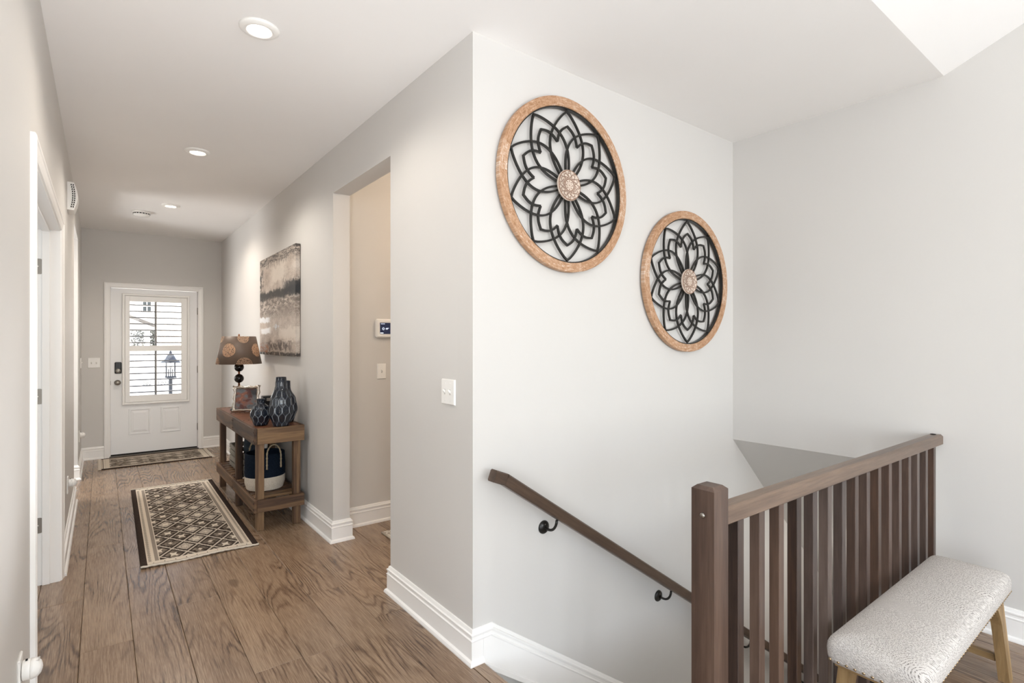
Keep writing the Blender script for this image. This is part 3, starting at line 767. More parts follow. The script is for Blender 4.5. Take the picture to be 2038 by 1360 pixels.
for bx in (1.690, 2.572, 3.45, 4.33):
    zc = HZ0 - HS * (bx - HX1) - .031; c = Vector((bx - .012, Y1, zc - .056))
    br = MB().lathe([(.032, 0), (.032, -.004), (.028, -.009), (.012, -.013), (0, -.014)], c, 28, 1, cap=(True, False)).build('bracket', BLACKM, hr)
    pts = []
    for k in range(9):
        a = PI / 2 * k / 8; pts.append((bx - .012 + .012 * k / 8, Y1 - .012 - .070 * math.sin(a), zc - .056 - .012 * math.sin(PI * k / 8) + .052 * (1 - math.cos(a))))
    MB().tube(pts, .0065, 10).build('bracket_arm', BLACKM, br)
    ms = MB(); dv = Vector((1, 0, -HS)).normalized(); up = Vector((HS, 0, 1)).normalized(); ct = Vector((bx, 1.842, zc + .003))
    vs = [ct + dv * a + Vector((0, b, 0)) + up * e for a in (-.032, .032) for b in (-.012, .012) for e in (-.0035, .0035)]
    ms.add(vs, [(0, 1, 3, 2), (4, 6, 7, 5), (0, 4, 5, 1), (2, 3, 7, 6), (0, 2, 6, 4), (1, 5, 7, 3)]).build('saddle_plate', BLACKM, br)
    MB().lathe([(.0035, -.0135), (.003, -.015), (0, -.0155)], c + Vector((.0, 0, .016)), 8, 1).build('screw', STEEL, br)

# ------------------------------------------------------------------ railing with newel post and balusters
rg = thing('stair_railing', (1.30, .82, 0), 'dark stained wooden railing with square balusters beside the stairwell', 'railing')
NX, NY, NW = 1.283, .785, .0685
m = MB(); a, b, c, d = NX, NX + NW, NY, NY + NW; k = .011
vs = [(a, c, -.10), (b, c, -.10), (b, d, -.10), (a, d, -.10), (a, c, .9935), (b, c, .9935), (b, d, .9935), (a, d, .9935), (a + k, c + k, 1.003), (b - k, c + k, 1.003), (b - k, d - k, 1.003), (a + k, d - k, 1.003)]
vs = [(x, y, max(z, 0.0005)) for x, y, z in vs]
m.add(vs, [(3, 2, 1, 0), (8, 9, 10, 11)] + [(4 * q + j, 4 * q + (j + 1) % 4, 4 * q + 4 + (j + 1) % 4, 4 * q + 4 + j) for q in (0, 1) for j in range(4)])
nw = m.build('newel_post', BALW, rg, at=(NX, NY, 0))
MB().lathe([(.0075, 0), (.0075, -.0025), (.005, -.005), (0, -.0058)], (NX, .819, .925), 16, 0, cap=(True, False)).build('screw_cap', STEEL, nw)
m = MB(); ya, yb, e = .790, .845, .009
def railsec(z0, z1): return [(ya, z0 + .003), (ya + .003, z0), (yb - .003, z0), (yb, z0 + .003), (yb, z1 - e), (yb - e, z1), (ya + e, z1), (ya, z1 - e)]
s0, s1 = railsec(.890, .938), railsec(.876, .926); x0, x1, xm = NX + NW, W2 - .0005, W2 - .012
q = 8; vs = [(x0, y, z) for y, z in s0] + [(xm, y, z) for y, z in s1] + [(x1, y + (.004 if y < .81 else -.004 if y > .83 else 0), z - .004 * (1 if z > .9 else -1)) for y, z in s1]
m.add(vs, [(i * q + j, i * q + (j + 1) % q, (i + 1) * q + (j + 1) % q, (i + 1) * q + j) for i in range(2) for j in range(q)] + [tuple(range(q)), tuple(2 * q + j for j in range(q))])
tr_ = m.build('top_rail', RAILW, rg, at=(x0, .82, .9))
MB().lathe([(.012, 0), (.012, .0022), (.009, .003), (0, .003)], (3.325, .822, .9265), 16, 2, cap=(True, False)).build('plug', GAP, tr_)
bm_ = MB().box((0, 0, 0), (.0318, .0318, .892), .0015).mesh('baluster', BALW)
for bx in (1.424, 1.544, 1.664, 1.784, 1.902, 2.020, 2.142, 2.262, 2.378, 2.500, 2.622, 2.744, 2.868, 2.988, 3.112, 3.236):
    inst(bm_, 'baluster', rg, (bx, .797, .0005), scale=(1, 1, (.8905 - .014 * (bx - x0) / 2) / .892))

# ------------------------------------------------------------------ bench
bn = thing('bench', (2.455, .617, 0), 'upholstered bench with woven grey cream fabric and wooden legs against the railing', 'bench')
def benchmat():
    g = G('woven_bench_fabric'); c = g.xyz(); u, v = c[0] + c[2] * .8, c[1] - c[2] * .9
    A, B = u / .21, v / .15
    n1 = g.noise(g.vec(u, v), 5, 1)
    ci = A.floor(); cj = (B + ci * .5).floor(); fu = A.frac() - .5; fv = (B + ci * .5).frac() - .5
    sel = g.white(g.vec(ci, cj, 3.0))
    sgn = fu.gt(0.0) * 2.0 - 1.0
    diag = (fu.abs() * 1.35 + fv) * 19.0                                  # chevrons
    arcs = g.m('SQRT', (fu + .5) * (fu + .5) * 1.8 + (fv + .5) * (fv + .5)) * 20.0
    d = sel.gt(.62) * arcs + sel.lt(.62) * diag
    line = g.step(d.frac(), .42, .30)
    dash = g.noise(g.vec(u * 1.0, v * 1.0, ci), 240, 1).gt(.50)
    wx = g.noise(g.vec(u * 700, v * 60), 1, 2); wy = g.noise(g.vec(u * 60, v * 700), 1, 2)
    fleck = g.noise(g.vec(u, v, 1.0), 420, 2, .7)
    f = line * dash * .75 + g.step(fleck, .54, .66) * .45
    base = g.mix(wx * .5 + wy * .5, '#B6B0AA', '#E0DBD6')
    g.bump(wx * .5 + wy * .5 - line * .4, .5, .0015)
    return g.done(g.mix(f, base, '#4A423D'), .9, spec=.15)
FAB = benchmat()
BX0, BX1, BY0, BY1, BZ = 1.885, 3.025, .478, .757, .346
m = MB(); nu, nv = 40, 14
# cushion: rounded box crowned on top, sides curving in to the nailed edge
rows = []; prof = [(.004, 0), (0, .012), (-.002, .035), (.000, .055), (.006, .068), (.016, .077), (.032, .083)]
def rrect(ins, z, rad=.035, n=6):
    x0, x1, y0, y1 = BX0 + ins, BX1 - ins, BY0 + ins, BY1 - ins; r = max(rad - ins * .5, .012); out = []
    for cx, cy, a0 in ((x1 - r, y1 - r, 0), (x0 + r, y1 - r, 90), (x0 + r, y0 + r, 180), (x1 - r, y0 + r, 270)):
        for k in range(n): a = math.radians(a0 + 90 * k / (n - 1)); out.append((cx + r * math.cos(a), cy + r * math.sin(a), z))
    return out
vs = []; rings_ = [rrect(i, BZ + z) for i, z in prof] + [rrect(.05, BZ + .088), rrect(.08, BZ + .0925), rrect(.11, BZ + .095)]
for r in rings_: vs += r
q = len(rings_[0]); m.add(vs, [(i * q + j, i * q + (j + 1) % q, (i + 1) * q + (j + 1) % q, (i + 1) * q + j) for i in range(len(rings_) - 1) for j in range(q)] + [tuple(range(q - 1, -1, -1)), tuple((len(rings_) - 1) * q + j for j in range(q))], True)
m.build('cushion', FAB, bn, at=(BX0, BY0, BZ))
BRASS = plain('antique_nail', '#A08C70', .3, 1.0, mottle=.1)
nm = MB().lathe([(.0052, 0), (.0045, .002), (.0025, .0036), (0, .0042)], (0, 0, 0), 10, 2, cap=(False, False)).mesh('nailhead', BRASS)
for k in range(44): inst(nm, 'nailhead', bn, (BX0 + .03 + k * (BX1 - BX0 - .06) / 43, BY0 + .002, BZ + .009), (PI / 2, 0, 0))
for k in range(11): 
    yy = BY0 + .018 + k * (BY1 - BY0 - .036) / 10
    inst(nm, 'nailhead', bn, (BX0 + .0022, yy, BZ + .009), (0, -PI / 2, 0)); inst(nm, 'nailhead', bn, (BX1 - .0022, yy, BZ + .009), (0, PI / 2, 0))
# base frame and splayed, curved legs
for nm_, a, b, mt in (('apron', (1.945, .494, .318), (2.965, .512, .345), BENCHX), ('apron', (1.945, .723, .318), (2.965, .741, .345), BENCHX),
                      ('apron', (1.927, .494, .318), (1.945, .741, .345), BENCHY), ('apron', (2.965, .494, .318), (2.983, .741, .345), BENCHY)):
    MB().box(a, b, .002).build(nm_, mt, bn)
for sx in (-1, 1):
    for y in (.496, .703):
        cx = 2.455; m = MB(); out = []; inn = []
        sy = -1 if y < .6 else 1
        for k in range(9):
            t = k / 8; z = .318 * (1 - t); ce = cx + sx * (.502 + .020 * t)
            out.append((ce, z)); wd = .066 - .010 * t + .035 * max(0, 1 - t * 3.2) ** 2
            inn.append((ce - sx * wd, z))
        poly = out + inn[::-1]; lm_ = MB().prism(poly, 1, y, y + .036)
        for p in lm_.v: p.y += sy * .026 * (1 - p.z / .318)
        lg = lm_.build('leg', BENCHZ, bn)
        mm = MB().prism([(cx + sx * (.362 + .080), .3175), (cx + sx * (.352 + .080), .3175), (cx + sx * (.345 + .080), .300), (cx + sx * (.360 + .080), .262), (cx + sx * (.385 + .080), .235), (cx + sx * (.396 + .080), .232), (cx + sx * (.376 + .080), .268)], 1, y + .006, y + .030)
        mm.build('leg_brace', BENCHZ, lg)
    xs = 2.455 + sx * .487
    MB().box((xs - .014, .516, .070), (xs + .014, .719, .096), .002).build('stretcher', BENCHY, bn)

# ------------------------------------------------------------------ canvas on the right wall
def canvasmat():
    g = G('abstract_painted_canvas'); c = g.xyz(); y, z = c[1], c[2]
    q = y + c[0] * 1.3
    w1 = g.noise(g.vec(q * .8, z * 1.3, 0.0), 4.5, 4, .62); w2 = g.noise(g.vec(q * .7, z * 2.6, 2.0), 13, 4, .68); w3 = g.noise(g.vec(q * 1.2, z * 1.1, 5.0), 15, 4, .7)
    grit = g.noise(g.vec(q, z, 8.0), 85, 3, .75)
    col = g.ramp(w1 * .6 + grit * .35, (.30, '#85776D'), (.45, '#B5A79B'), (.60, '#D6CCC2'))
    def patch(yc, zc, hy, hz, col0, color, amt, rag=.16):
        a = (q + (w2 - .5) * rag * 1.6 - yc).abs() / hy; b = (z + (w1 - .5) * rag + (w3 - .5) * rag - zc).abs() / hz
        return g.mix(g.step(a.max(b), 1.0, .45) * amt, col0, color)
    streak = g.step(w2, .44, .56)
    col = patch(0, .44, 2.0, .10, col, '#4A4542', g.step(grit + w2, .88, 1.08))
    col = patch(.55, .25, .16, .16, col, '#3F3B39', g.step(w3, .44, .58))
    col = patch(-.1, .27, .34, .11, col, '#DCD2C6', .8)
    col = patch(0, .09, 2.0, .055, col, '#242322', .95, .09)
    col = patch(-.55, .12, .35, .075, col, '#2E2F32', .95, .12)
    col = patch(0, -.01, 2.0, .10, col, '#6D635C', streak * .9)
    col = patch(0, -.08, 2.0, .07, col, '#8E8177', g.step(grit, .40, .6))
    col = patch(.42, -.13, .30, .030, col, '#EEF1F4', .95, .07)
    col = patch(.35, -.235, .24, .038, col, '#F2F3F4', .95, .06)
    col = patch(-.05, -.20, .10, .03, col, '#C9CED2', g.step(w3, .48, .56))
    col = patch(-.40, -.27, .35, .07, col, '#D8CDC1', .85)
    col = patch(-.1, -.375, .55, .055, col, '#59504C', g.step(w3, .38, .54), .12)
    col = patch(.45, -.40, .25, .05, col, '#A9795C', g.step(w2, .40, .56))
    col = patch(0, -.445, 2.0, .022, col, '#3B3532', g.step(w3, .38, .5), .05)
    g.bump(w2 + grit, .4, .002)
    return g.done(col, .55, spec=.35)
cv = thing('wall_canvas', (W1 - .002, 5.045, 1.735), 'tall abstract canvas in beige, black and white above the console table', 'painting')
CM = canvasmat()
MB().box((W1 - .042, 4.44, 1.277), (W1 - .004, 5.65, 2.191), .003).build('canvas', CM, cv, at=(W1 - .02, 5.045, 1.735))
for b in (((W1 - .004, 4.47, 1.30), (W1 - .0005, 4.50, 2.17)), ((W1 - .004, 5.59, 1.30), (W1 - .0005, 5.62, 2.17))): MB().box(*b).build('stretcher_bar', BENCHZ, cv)

# ------------------------------------------------------------------ console table
ct = thing('console_table', (1.055, 5.02, 0), 'rustic wooden console table with slatted lower shelf along the right wall', 'table')
TX0, TX1, TY0, TY1, TZ = .878, 1.236, 4.216, 5.826, .757
def copper():
    g = G('tooled_copper_top'); n = g.noise(g.obj(), 9, 4, .6); f = g.noise(g.obj(), 60, 2)
    g.bump(f, .3, .002)
    return g.done(g.ramp(n * .7 + f * .3, (.3, '#4A2C1D'), (.55, '#7A4C34'), (.8, '#A06E4E')), .38, .0, .5)
COP = copper()
MB().box((TX0 + .022, TY0 + .022, TZ - .022), (TX1 - .022, TY1 - .022, TZ - .002), .001).build('top_panel', COP, ct)
for a, b, mt in (((TX0, TY0, .640), (TX0 + .022, 5.0195, TZ), TBY), ((TX0, 5.0205, .640), (TX0 + .022, TY1, TZ), TBY), ((TX1 - .022, TY0 + .022, .640), (TX1, TY1 - .022, TZ), TBY),
                 ((TX0 + .0225, TY0, .640), (TX1, TY0 + .022, TZ), TBX), ((TX0 + .0225, TY1 - .022, .640), (TX1, TY1, TZ), TBX)):
    MB().box(a, b, .0025).build('apron_board', mt, ct)
for a, b, mt in (((TX0, TY0, .140), (TX0 + .02, 5.0195, .232), TBY), ((TX0, 5.0205, .140), (TX0 + .02, TY1, .232), TBY), ((TX1 - .02, TY0 + .02, .140), (TX1, TY1 - .02, .232), TBY),
                 ((TX0 + .0205, TY0, .140), (TX1, TY0 + .02, .232), TBX), ((TX0 + .0205, TY1 - .02, .140), (TX1, TY1, .232), TBX)):
    MB().box(a, b, .0025).build('shelf_board', mt, ct)
lgm = MB().box((0, 0, 0), (.052, .052, .639), .003).mesh('leg', TBZ)
lgt = MB().box((0, 0, 0), (.052, .052, .735), .003).mesh('leg', TBZ)
for x in (TX0 + .0225, TX1 - .0745):
    for y in (TY0 + .0225, 4.995, TY1 - .0745): inst(lgt, 'leg', ct, (x, y, .0005), scale=(1, 1, .731 / .735))
sm_ = MB().box((0, 0, 0), (.316, .072, .018), .002).mesh('slat', TBX)
for k in range(15):
    y = 4.300 + k * .0985
    if abs(y + .036 - 5.02) < .055: continue
    inst(sm_, 'slat', ct, (TX0 + .021, y, .216))
tk = MB().lathe([(.007, 0), (.006, .0025), (0, .004)], (0, 0, 0), 8, cap=(False, False)).mesh('stud', GAP)
for y in (4.232, 4.75, 5.29, 5.808):
    for k in range(9): inst(tk, 'stud', ct, (TX0 + .035 + k * .036, y if 4.3 < y < 5.7 else (y + .012 if y < 5 else y - .012), TZ - .0022), scale=(1, 1, .6))
scm = MB().lathe([(.0055, 0), (.005, .0015), (0, .002)], (0, 0, 0), 8, cap=(False, False)).mesh('screw', GAP)
for y in (4.232, 5.000, 5.042, 5.810):
    for z in (.668, .730): inst(scm, 'screw', ct, (TX0 + .0002, y, z), (0, -PI / 2, 0))
    for z in (.165, .208): inst(scm, 'screw', ct, (TX0 + .0002, y, z), (0, -PI / 2, 0))

# ------------------------------------------------------------------ vases
def glaze():
    g = G('navy_glaze'); a = g.attr('ridge'); n = g.noise(g.obj(), 40, 2)
    return g.done(g.mix(g.step(a, .45, .85), g.mix(n, '#0E131C', '#232A37'), '#9AA3AB'), .12, spec=.6)
GLZ = glaze()
def vase(name, loc, prof, n, waves, label, amp=.85, dent=.05):
    """glazed body pressed with ogee cells between wavy ridges"""
    NA, NZ = n * 12, 110; Z = prof[-1][1]
    def rad(z):
        for (r0, z0), (r1, z1) in zip(prof, prof[1:]):
            if z <= z1:
                t = (z - z0) / (z1 - z0); 
                return r0 + (r1 - r0) * (t * t * (3 - 2 * t) if abs(r1 - r0) > 0 else t)
        return prof[-1][0]
    rs = [rad(Z * j / NZ) for j in range(NZ + 1)]
    for _ in range(6): rs = [rs[0]] + [(rs[i - 1] + 2 * rs[i] + rs[i + 1]) / 4 for i in range(1, NZ)] + [rs[-1]]
    vs = []; at = []; st = 2 * PI / n
    for j in range(NZ + 1):
        t = j / NZ; z = Z * t; wv = amp * .5 * math.tanh(1.7 * math.cos(2 * PI * waves * t)) / .94
        rz = [(k + ((-1) ** k) * wv) * st for k in range(n)]
        for i in range(NA):
            a = 2 * PI * i / NA
            d = min(abs((a - q + PI) % (2 * PI) - PI) for q in rz) / st
            rg_ = math.exp(-(d / .085) ** 2); r = rs[j] * (1 - dent * min(1, d * 3) ** .8)
            fade = min(1, (1 - t) * 18)
            vs.append((loc[0] + r * math.cos(a), loc[1] + r * math.sin(a), loc[2] + z)); at.append(rg_ * fade * (.35 + .65 * min(1, rs[j] / .08)))
    fs = [(j * NA + i, j * NA + (i + 1) % NA, (j + 1) * NA + (i + 1) % NA, (j + 1) * NA + i) for j in range(NZ) for i in range(NA)]
    t = thing('vase', loc, label, 'vase', 'navy honeycomb vases on the console')
    m = MB().add(vs, fs, True); m.f.append(list(range(NA - 1, -1, -1))); m.sm.append(False)
    o = m.build('body', GLZ, t)
    al = o.data.attributes.new('ridge', 'FLOAT', 'POINT'); al.data.foreach_set('value', at)
    r = prof[-1][0]; nk = MB()
    nk.lathe([(r * .97, Z - .001), (r * .98, Z + .003), (r * .86, Z + .003), (r * .8, Z - .05), (0, Z - .05)], loc, 36, cap=(False, False)).build('rim', GLZ, t)
    return t
VT = TZ + .0005
vase('vase', (1.078, 4.27, VT), [(.050, 0), (.060, .008), (.090, .110), (.078, .19), (.040, .315), (.038, .368)], 20, 3.0, 'tallest navy honeycomb vase with light ridges, on the console', .92)
vase('vase', (1.158, 4.46, VT), [(.055, 0), (.066, .008), (.094, .11), (.080, .18), (.040, .27), (.038, .325)], 20, 2.75, 'navy honeycomb vase mostly hidden behind the tallest vase', .92)
vase('vase', (.964, 4.40, VT), [(.042, 0), (.054, .006), (.078, .085), (.062, .140), (.030, .168), (.030, .198)], 20, 2.0, 'smallest round navy honeycomb vase at the front of the console', .92)

# small dark box tucked between the vases
bx = thing('trinket_box', (1.10, 4.74, VT), 'small dark box with a pale front, between the vases', 'box')
MB().box((1.055, 4.705, VT), (1.135, 4.775, VT + .145), .003).build('box_body', DARKP, bx)
MB().box((1.049, 4.703, VT + .145), (1.141, 4.781, VT + .19), .004).build('lid', DARKP, bx)
MB().box((1.075, 4.7015, VT + .150), (1.130, 4.7028, VT + .176)).build('front_label', plain('pale_metal', '#B8AFA4', .3, .6), bx)

# ------------------------------------------------------------------ picture frame, leaning towards the hall
pf = thing('picture_frame', (1.03, 5.30, VT), 'ornate silver picture frame standing on the console under the lamp', 'picture frame', rz=math.radians(0))
g = G('hammered_silver'); n = g.noise(g.obj(), 40, 3); g.bump(n, .8, .004)
SILV = g.done(g.mix(n, '#B9AFA6', '#E3DDD5'), .22, 1.0)
def photomat():
    g = G('blurred_photograph'); c = g.xyz(); v = g.vec(c[0], c[2], .5)
    a = g.noise(v, 11, 2, .5); b = g.noise(g.vec(c[0] + 3.0, c[2], 1.0), 17, 2, .5)
    col = g.ramp(a, (.36, '#3A3D42'), (.48, '#70757A'), (.58, '#8E5F50'), (.70, '#C79A86'))
    return g.done(g.mix(g.step(b, .5, .62) * .8, col, '#5A2F2A'), .25)
PHOTO = photomat()
def tilt(p, base=(1.030, 5.30), ang=13, yaw=-28):
    u, d, v = p; a = math.radians(ang); dd = d * math.cos(a) + v * math.sin(a); zz = v * math.cos(a) - d * math.sin(a); y = math.radians(yaw)
    return (base[0] + u * math.cos(y) - dd * math.sin(y), base[1] + u * math.sin(y) + dd * math.cos(y), VT + .006 + zz)
FW, FH = .112, .232
m = MB(); outer = []; inner = []
N = 64
for k in range(N):
    s_ = k / N * 4; e = int(s_); t = s_ - e
    cs_ = [(-1, 0), (1, 0), (1, 1), (-1, 1)]; p = cs_[e]; q_ = cs_[(e + 1) % 4]
    u = (p[0] + (q_[0] - p[0]) * t); v = (p[1] + (q_[1] - p[1]) * t); wob = .006 * math.sin(t * PI * 6) + .007 * (abs(t - .5) * 2) ** 3
    ou = u * FW + (wob * u if abs(u) > .99 else 0); ov = v * FH + (wob if v > .99 else -wob * .5 if v < .01 else 0)
    iu = u * (FW - .026); iv = .026 + v * (FH - .052)
    outer.append((ou, ov)); inner.append((iu, iv))
vs = []
for (ou, ov), (iu, iv) in zip(outer, inner):
    mu, mv = (ou + iu) / 2, (ov + iv) / 2
    vs += [tilt((ou, .004, ov)), tilt((ou, -.004, ov)), tilt((mu, -.012, mv)), tilt((iu, -.003, iv)), tilt((iu, .004, iv))]
m.add(vs, [(i * 5 + j, i * 5 + (j + 1) % 5, ((i + 1) % N) * 5 + (j + 1) % 5, ((i + 1) % N) * 5 + j) for i in range(N) for j in range(5)], True)
m.build('frame', SILV, pf)
iw, i0, i1 = FW - .026, .026, FH - .026
MB().add([tilt(p) for p in ((-iw, -.001, i0), (iw, -.001, i0), (iw, -.001, i1), (-iw, -.001, i1), (-iw, .004, i0), (iw, .004, i0), (iw, .004, i1), (-iw, .004, i1))],
         [(0, 1, 2, 3), (7, 6, 5, 4), (0, 4, 5, 1), (1, 5, 6, 2), (2, 6, 7, 3), (3, 7, 4, 0)]).build('photograph', PHOTO, pf)
MB().add([tilt(p) for p in ((-.03, .005, .15), (.03, .005, .15), (.03, .075, -.001 + .018), (-.03, .075, -.001 + .018), (-.03, .008, .15), (.03, .008, .15), (.03, .079, .018), (-.03, .079, .018))],
         [(0, 1, 2, 3), (7, 6, 5, 4), (0, 4, 5, 1), (1, 5, 6, 2), (2, 6, 7, 3), (3, 7, 4, 0)]).build('easel_back', DARKP, pf)

# ------------------------------------------------------------------ table lamp
LX, LY = 1.022, 5.53
lp = thing('table_lamp', (LX, LY, VT), 'table lamp with stacked black balls and brown shade with coral circles', 'lamp')
MB().lathe([(.075, 0), (.075, .010), (.068, .018), (.020, .022), (.012, .030)], (LX, LY, VT), 36).build('base', BLACKM, lp)
COPR = plain('copper_rod', '#B07A5A', .3, 1.0)
MB().lathe([(.009, .028), (.009, .62), (.009, .66)], (LX, LY, VT), 14).build('stem', COPR, lp)
for z in (.075, .185, .295, .400):
    MB().lathe([(.0095, -.040)] + [(max(.0095, .042 * math.cos(a)), .042 * math.sin(a)) for a in [(-.42 + .84 * k / 14) * PI for k in range(15)]] + [(.0095, .040)], (LX, LY, VT + z), 28).build('ball', plain('black_lacquer', '#0D0B0A', .12), lp) if z == .075 else MB().lathe([(.0095, -.040)] + [(max(.0095, .042 * math.cos(a)), .042 * math.sin(a)) for a in [(-.42 + .84 * k / 14) * PI for k in range(15)]] + [(.0095, .040)], (LX, LY, VT + z), 28).build('ball', bpy.data.materials['black_lacquer'], lp)
def shademat():
    g = G('brown_shade_fabric'); c = g.xyz(); a = g.m('ARCTAN2', c[1], c[0]); R = .17
    th0 = math.radians(-131.3)
    def wrap(o): return (((a - th0 - o) / (PI / 2) + .5).frac() - .5) * (PI / 2)
    def circ(o, zc, r): 
        d = wrap(o) * R; e = c[2] - zc; return g.m('SQRT', d * d + e * e).lt(r)
    mk = circ(0.0, .130, .062).max(circ(PI / 4, .258, .062)).max(circ(PI / 4, .002, .062))
    cells = g.voro(g.vec(a * R, c[2]), 115)
    coral = mk * g.step(cells, .05, .14)
    n = g.noise(g.vec(a * 3.0, c[2] * 120.0), 6, 2)
    g.l.new(g.n.new('ShaderNodeBsdfTranslucent').outputs[0], g.n.new('ShaderNodeMixShader').inputs[2])
    ms = [x for x in g.n if x.type == 'MIX_SHADER'][0]; tl = [x for x in g.n if x.type == 'BSDF_TRANSLUCENT'][0]
    tl.inputs['Color'].default_value = lin('#FBE3CC')
    g.l.new(g.p.outputs[0], ms.inputs[1]); g.put(coral * .85, ms.inputs[0]); g.l.new(ms.outputs[0], g.out.inputs[0])
    return g.done(g.mix(coral, g.mix(n, '#6A594D', '#7E6C5F'), '#FFEFDF'), .42, spec=.45)
SHM = shademat(); sz = 1.190
m = MB(); seg = 64; p_ = [(.196, 0), (.145, .258), (.1435, .258), (.1945, 0)]; vs = []
for i in range(seg):
    a = 2 * PI * i / seg
    for r, z in p_: vs.append((LX + r * math.cos(a), LY + r * math.sin(a), sz + z))
m.add(vs, [(i * 4 + j, i * 4 + (j + 1) % 4, ((i + 1) % seg) * 4 + (j + 1) % 4, ((i + 1) % seg) * 4 + j) for i in range(seg) for j in range(4)], True)
m.build('lamp_shade', SHM, lp, at=(LX, LY, sz))
m = MB()
for k in range(3):
    a = 2 * PI * k / 3; m.tube([(LX + .008 * math.cos(a), LY + .008 * math.sin(a), sz + .235), (LX + .143 * math.cos(a), LY + .143 * math.sin(a), sz + .250)], .0018, 6)
m.tube([(LX, LY, VT + .66), (LX, LY, sz + .245)], .003, 6)
m.build('shade_spider', COPR, lp)
MB().lathe([(.004, sz + .245 - VT), (.006, sz + .262 - VT), (.009, sz + .270 - VT), (.006, sz + .279 - VT), (0, sz + .282 - VT)], (LX, LY, VT), 14).build('finial', COPR, lp)
MB().lathe([(.012, .64), (.016, .66), (.030, .715), (.022, .745), (0, .755)], (LX, LY, VT - .17 + .0), 18).build('bulb', emit('lamp_bulb', '#FFD9A8', 6.0), lp)
light('table_lamp_bulb', 'POINT', (LX, LY, sz + .12), (0, 0, 0), 4.0, (1.0, .76, .54), shadow_soft_size=.03)

# ------------------------------------------------------------------ on the lower shelf: basket, crate, cushion
SH_Z = .2345
bk = thing('rope_basket', (1.030, 4.560, SH_Z), 'round rope basket, navy above and cream below, on the lower shelf', 'basket')
def coil(z0, z1, step=.0085):
    pr = []; n = int((z1 - z0) / step)
    for i in range(n):
        for k in range(4): a = PI * k / 4; z = z0 + (i + k / 4) * step; r = basket_r(z); pr.append((r + .0032 * math.sin(a), z))
    pr.append((basket_r(z1), z1)); return pr
def basket_r(z): return .128 + .014 * min(1, z / .05) + .004 * math.sin(min(1, z / .3) * PI)
def ropemat(name, a, b):
    g = G(name); n = g.noise(g.obj(), 120, 2); g.bump(n, .5, .003); return g.done(g.mix(n, a, b), .9, spec=.15)
CREAM, NAVY, JUTE = ropemat('cream_rope', '#B9AC9A', '#E6DDD0'), ropemat('navy_rope', '#0C131E', '#1A2737'), ropemat('jute_rope', '#7E6E57', '#C4B498')
bb = (1.030, 4.560, SH_Z)
MB().lathe([(.0, 0), (.120, 0)] + coil(.002, .105), bb, 56, cap=(False, False)).build('lower_band', CREAM, bk)
MB().lathe(coil(.105, .285) + [(.138, .2855), (.134, .280), (.130, .02), (0, .02)], bb, 56, cap=(False, False)).build('upper_band', NAVY, bk)
for sgn, angd in ((1, -78), (-1, 102)):
    a = math.radians(angd); d = Vector((math.cos(a), math.sin(a), 0)); tv = Vector((-d.y, d.x, 0)); hp = []
    for k in range(25):
        t = k / 24
        if t < .25: u, z = -.055, .175 + .10 * t / .25
        elif t > .75: u, z = .055, .175 + .10 * (1 - t) / .25
        else: q = PI * (t - .25) / .5; u, z = -.055 * math.cos(q), .275 + .085 * math.sin(q)
        hp.append(Vector(bb) + d * (.153 if z < .29 else .150 - .06 * (z - .29)) + tv * u + Vector((0, 0, z)))
    hd = MB()
    for ph in (0, PI):
        hd.tube([p + (tv * math.cos(ph + k * 1.9) + d * math.sin(ph + k * 1.9)) * .0032 for k, p in enumerate(hp)], .0048, 7)
    hd.build('rope_handle', JUTE, bk)

cr = thing('slatted_crate', (1.04, 5.24, SH_Z), 'grey slatted wooden crate on the lower shelf behind the basket', 'crate')
CX0, CX1, CY0, CY1 = .957, 1.152, 4.80, 5.62
cfl = MB().box((0, 0, 0), (.009, CY1 - CY0, .043), .0015).mesh('slat', CRATEW); cen = MB().box((0, 0, 0), (CX1 - CX0 - .018, .009, .043), .0015).mesh('slat', CRATEW)
for k in range(4):
    z = SH_Z + .004 + k * .053
    inst(cfl, 'slat', cr, (CX0, CY0, z)); inst(cfl, 'slat', cr, (CX1 - .009, CY0, z))
    inst(cen, 'slat', cr, (CX0 + .009, CY0, z)); inst(cen, 'slat', cr, (CX0 + .009, CY1 - .009, z))
for x in (CX0 + .0095, CX1 - .0265):
    for y in (CY0 + .0095, CY1 - .0265): MB().box((x, y, SH_Z), (x + .017, y + .017, SH_Z + .205), .001).build('corner_post', CRATEW, cr)
MB().box((CX0 + .0095, CY0 + .0095, SH_Z + .004), (CX1 - .0095, CY1 - .0095, SH_Z + .012)).build('crate_floor', CRATEW, cr)
cu = thing('tasselled_cushion', (1.06, 5.16, SH_Z + .0125), 'dark blue grey cushion with pale fringe standing in the crate', 'cushion')
g = G('slate_fabric'); n = g.noise(g.obj(), 60, 3); g.bump(n, .4, .003); SLATE = g.done(g.mix(n, '#23303D', '#45525E'), .9, spec=.1)
m = MB(); NU = 18; vs = []
yc, xc, z0, hw, hh = 5.14, 1.06, SH_Z + .013, .205, .185
for sd_ in (-1, 1):
    for i in range(NU + 1):
        for j in range(NU + 1):
            u, v = i / NU * 2 - 1, j / NU * 2 - 1; b = max(0, (1 - u * u)) ** .45 * max(0, (1 - v * v)) ** .45
            pinch = 1 - .05 * (1 - abs(u)) * abs(v)
            vs.append((xc + sd_ * .062 * b, yc + u * hw * (1 - .05 * (1 - v * v)), z0 + hh + v * hh * (1 - .05 * (1 - u * u))))
q = NU + 1; fs = [(s_ * q * q + i * q + j, s_ * q * q + (i + 1) * q + j, s_ * q * q + (i + 1) * q + j + 1, s_ * q * q + i * q + j + 1) for s_ in (0, 1) for i in range(NU) for j in range(NU)]
m.add(vs, fs, True).build('cushion_body', SLATE, cu)
m = MB()
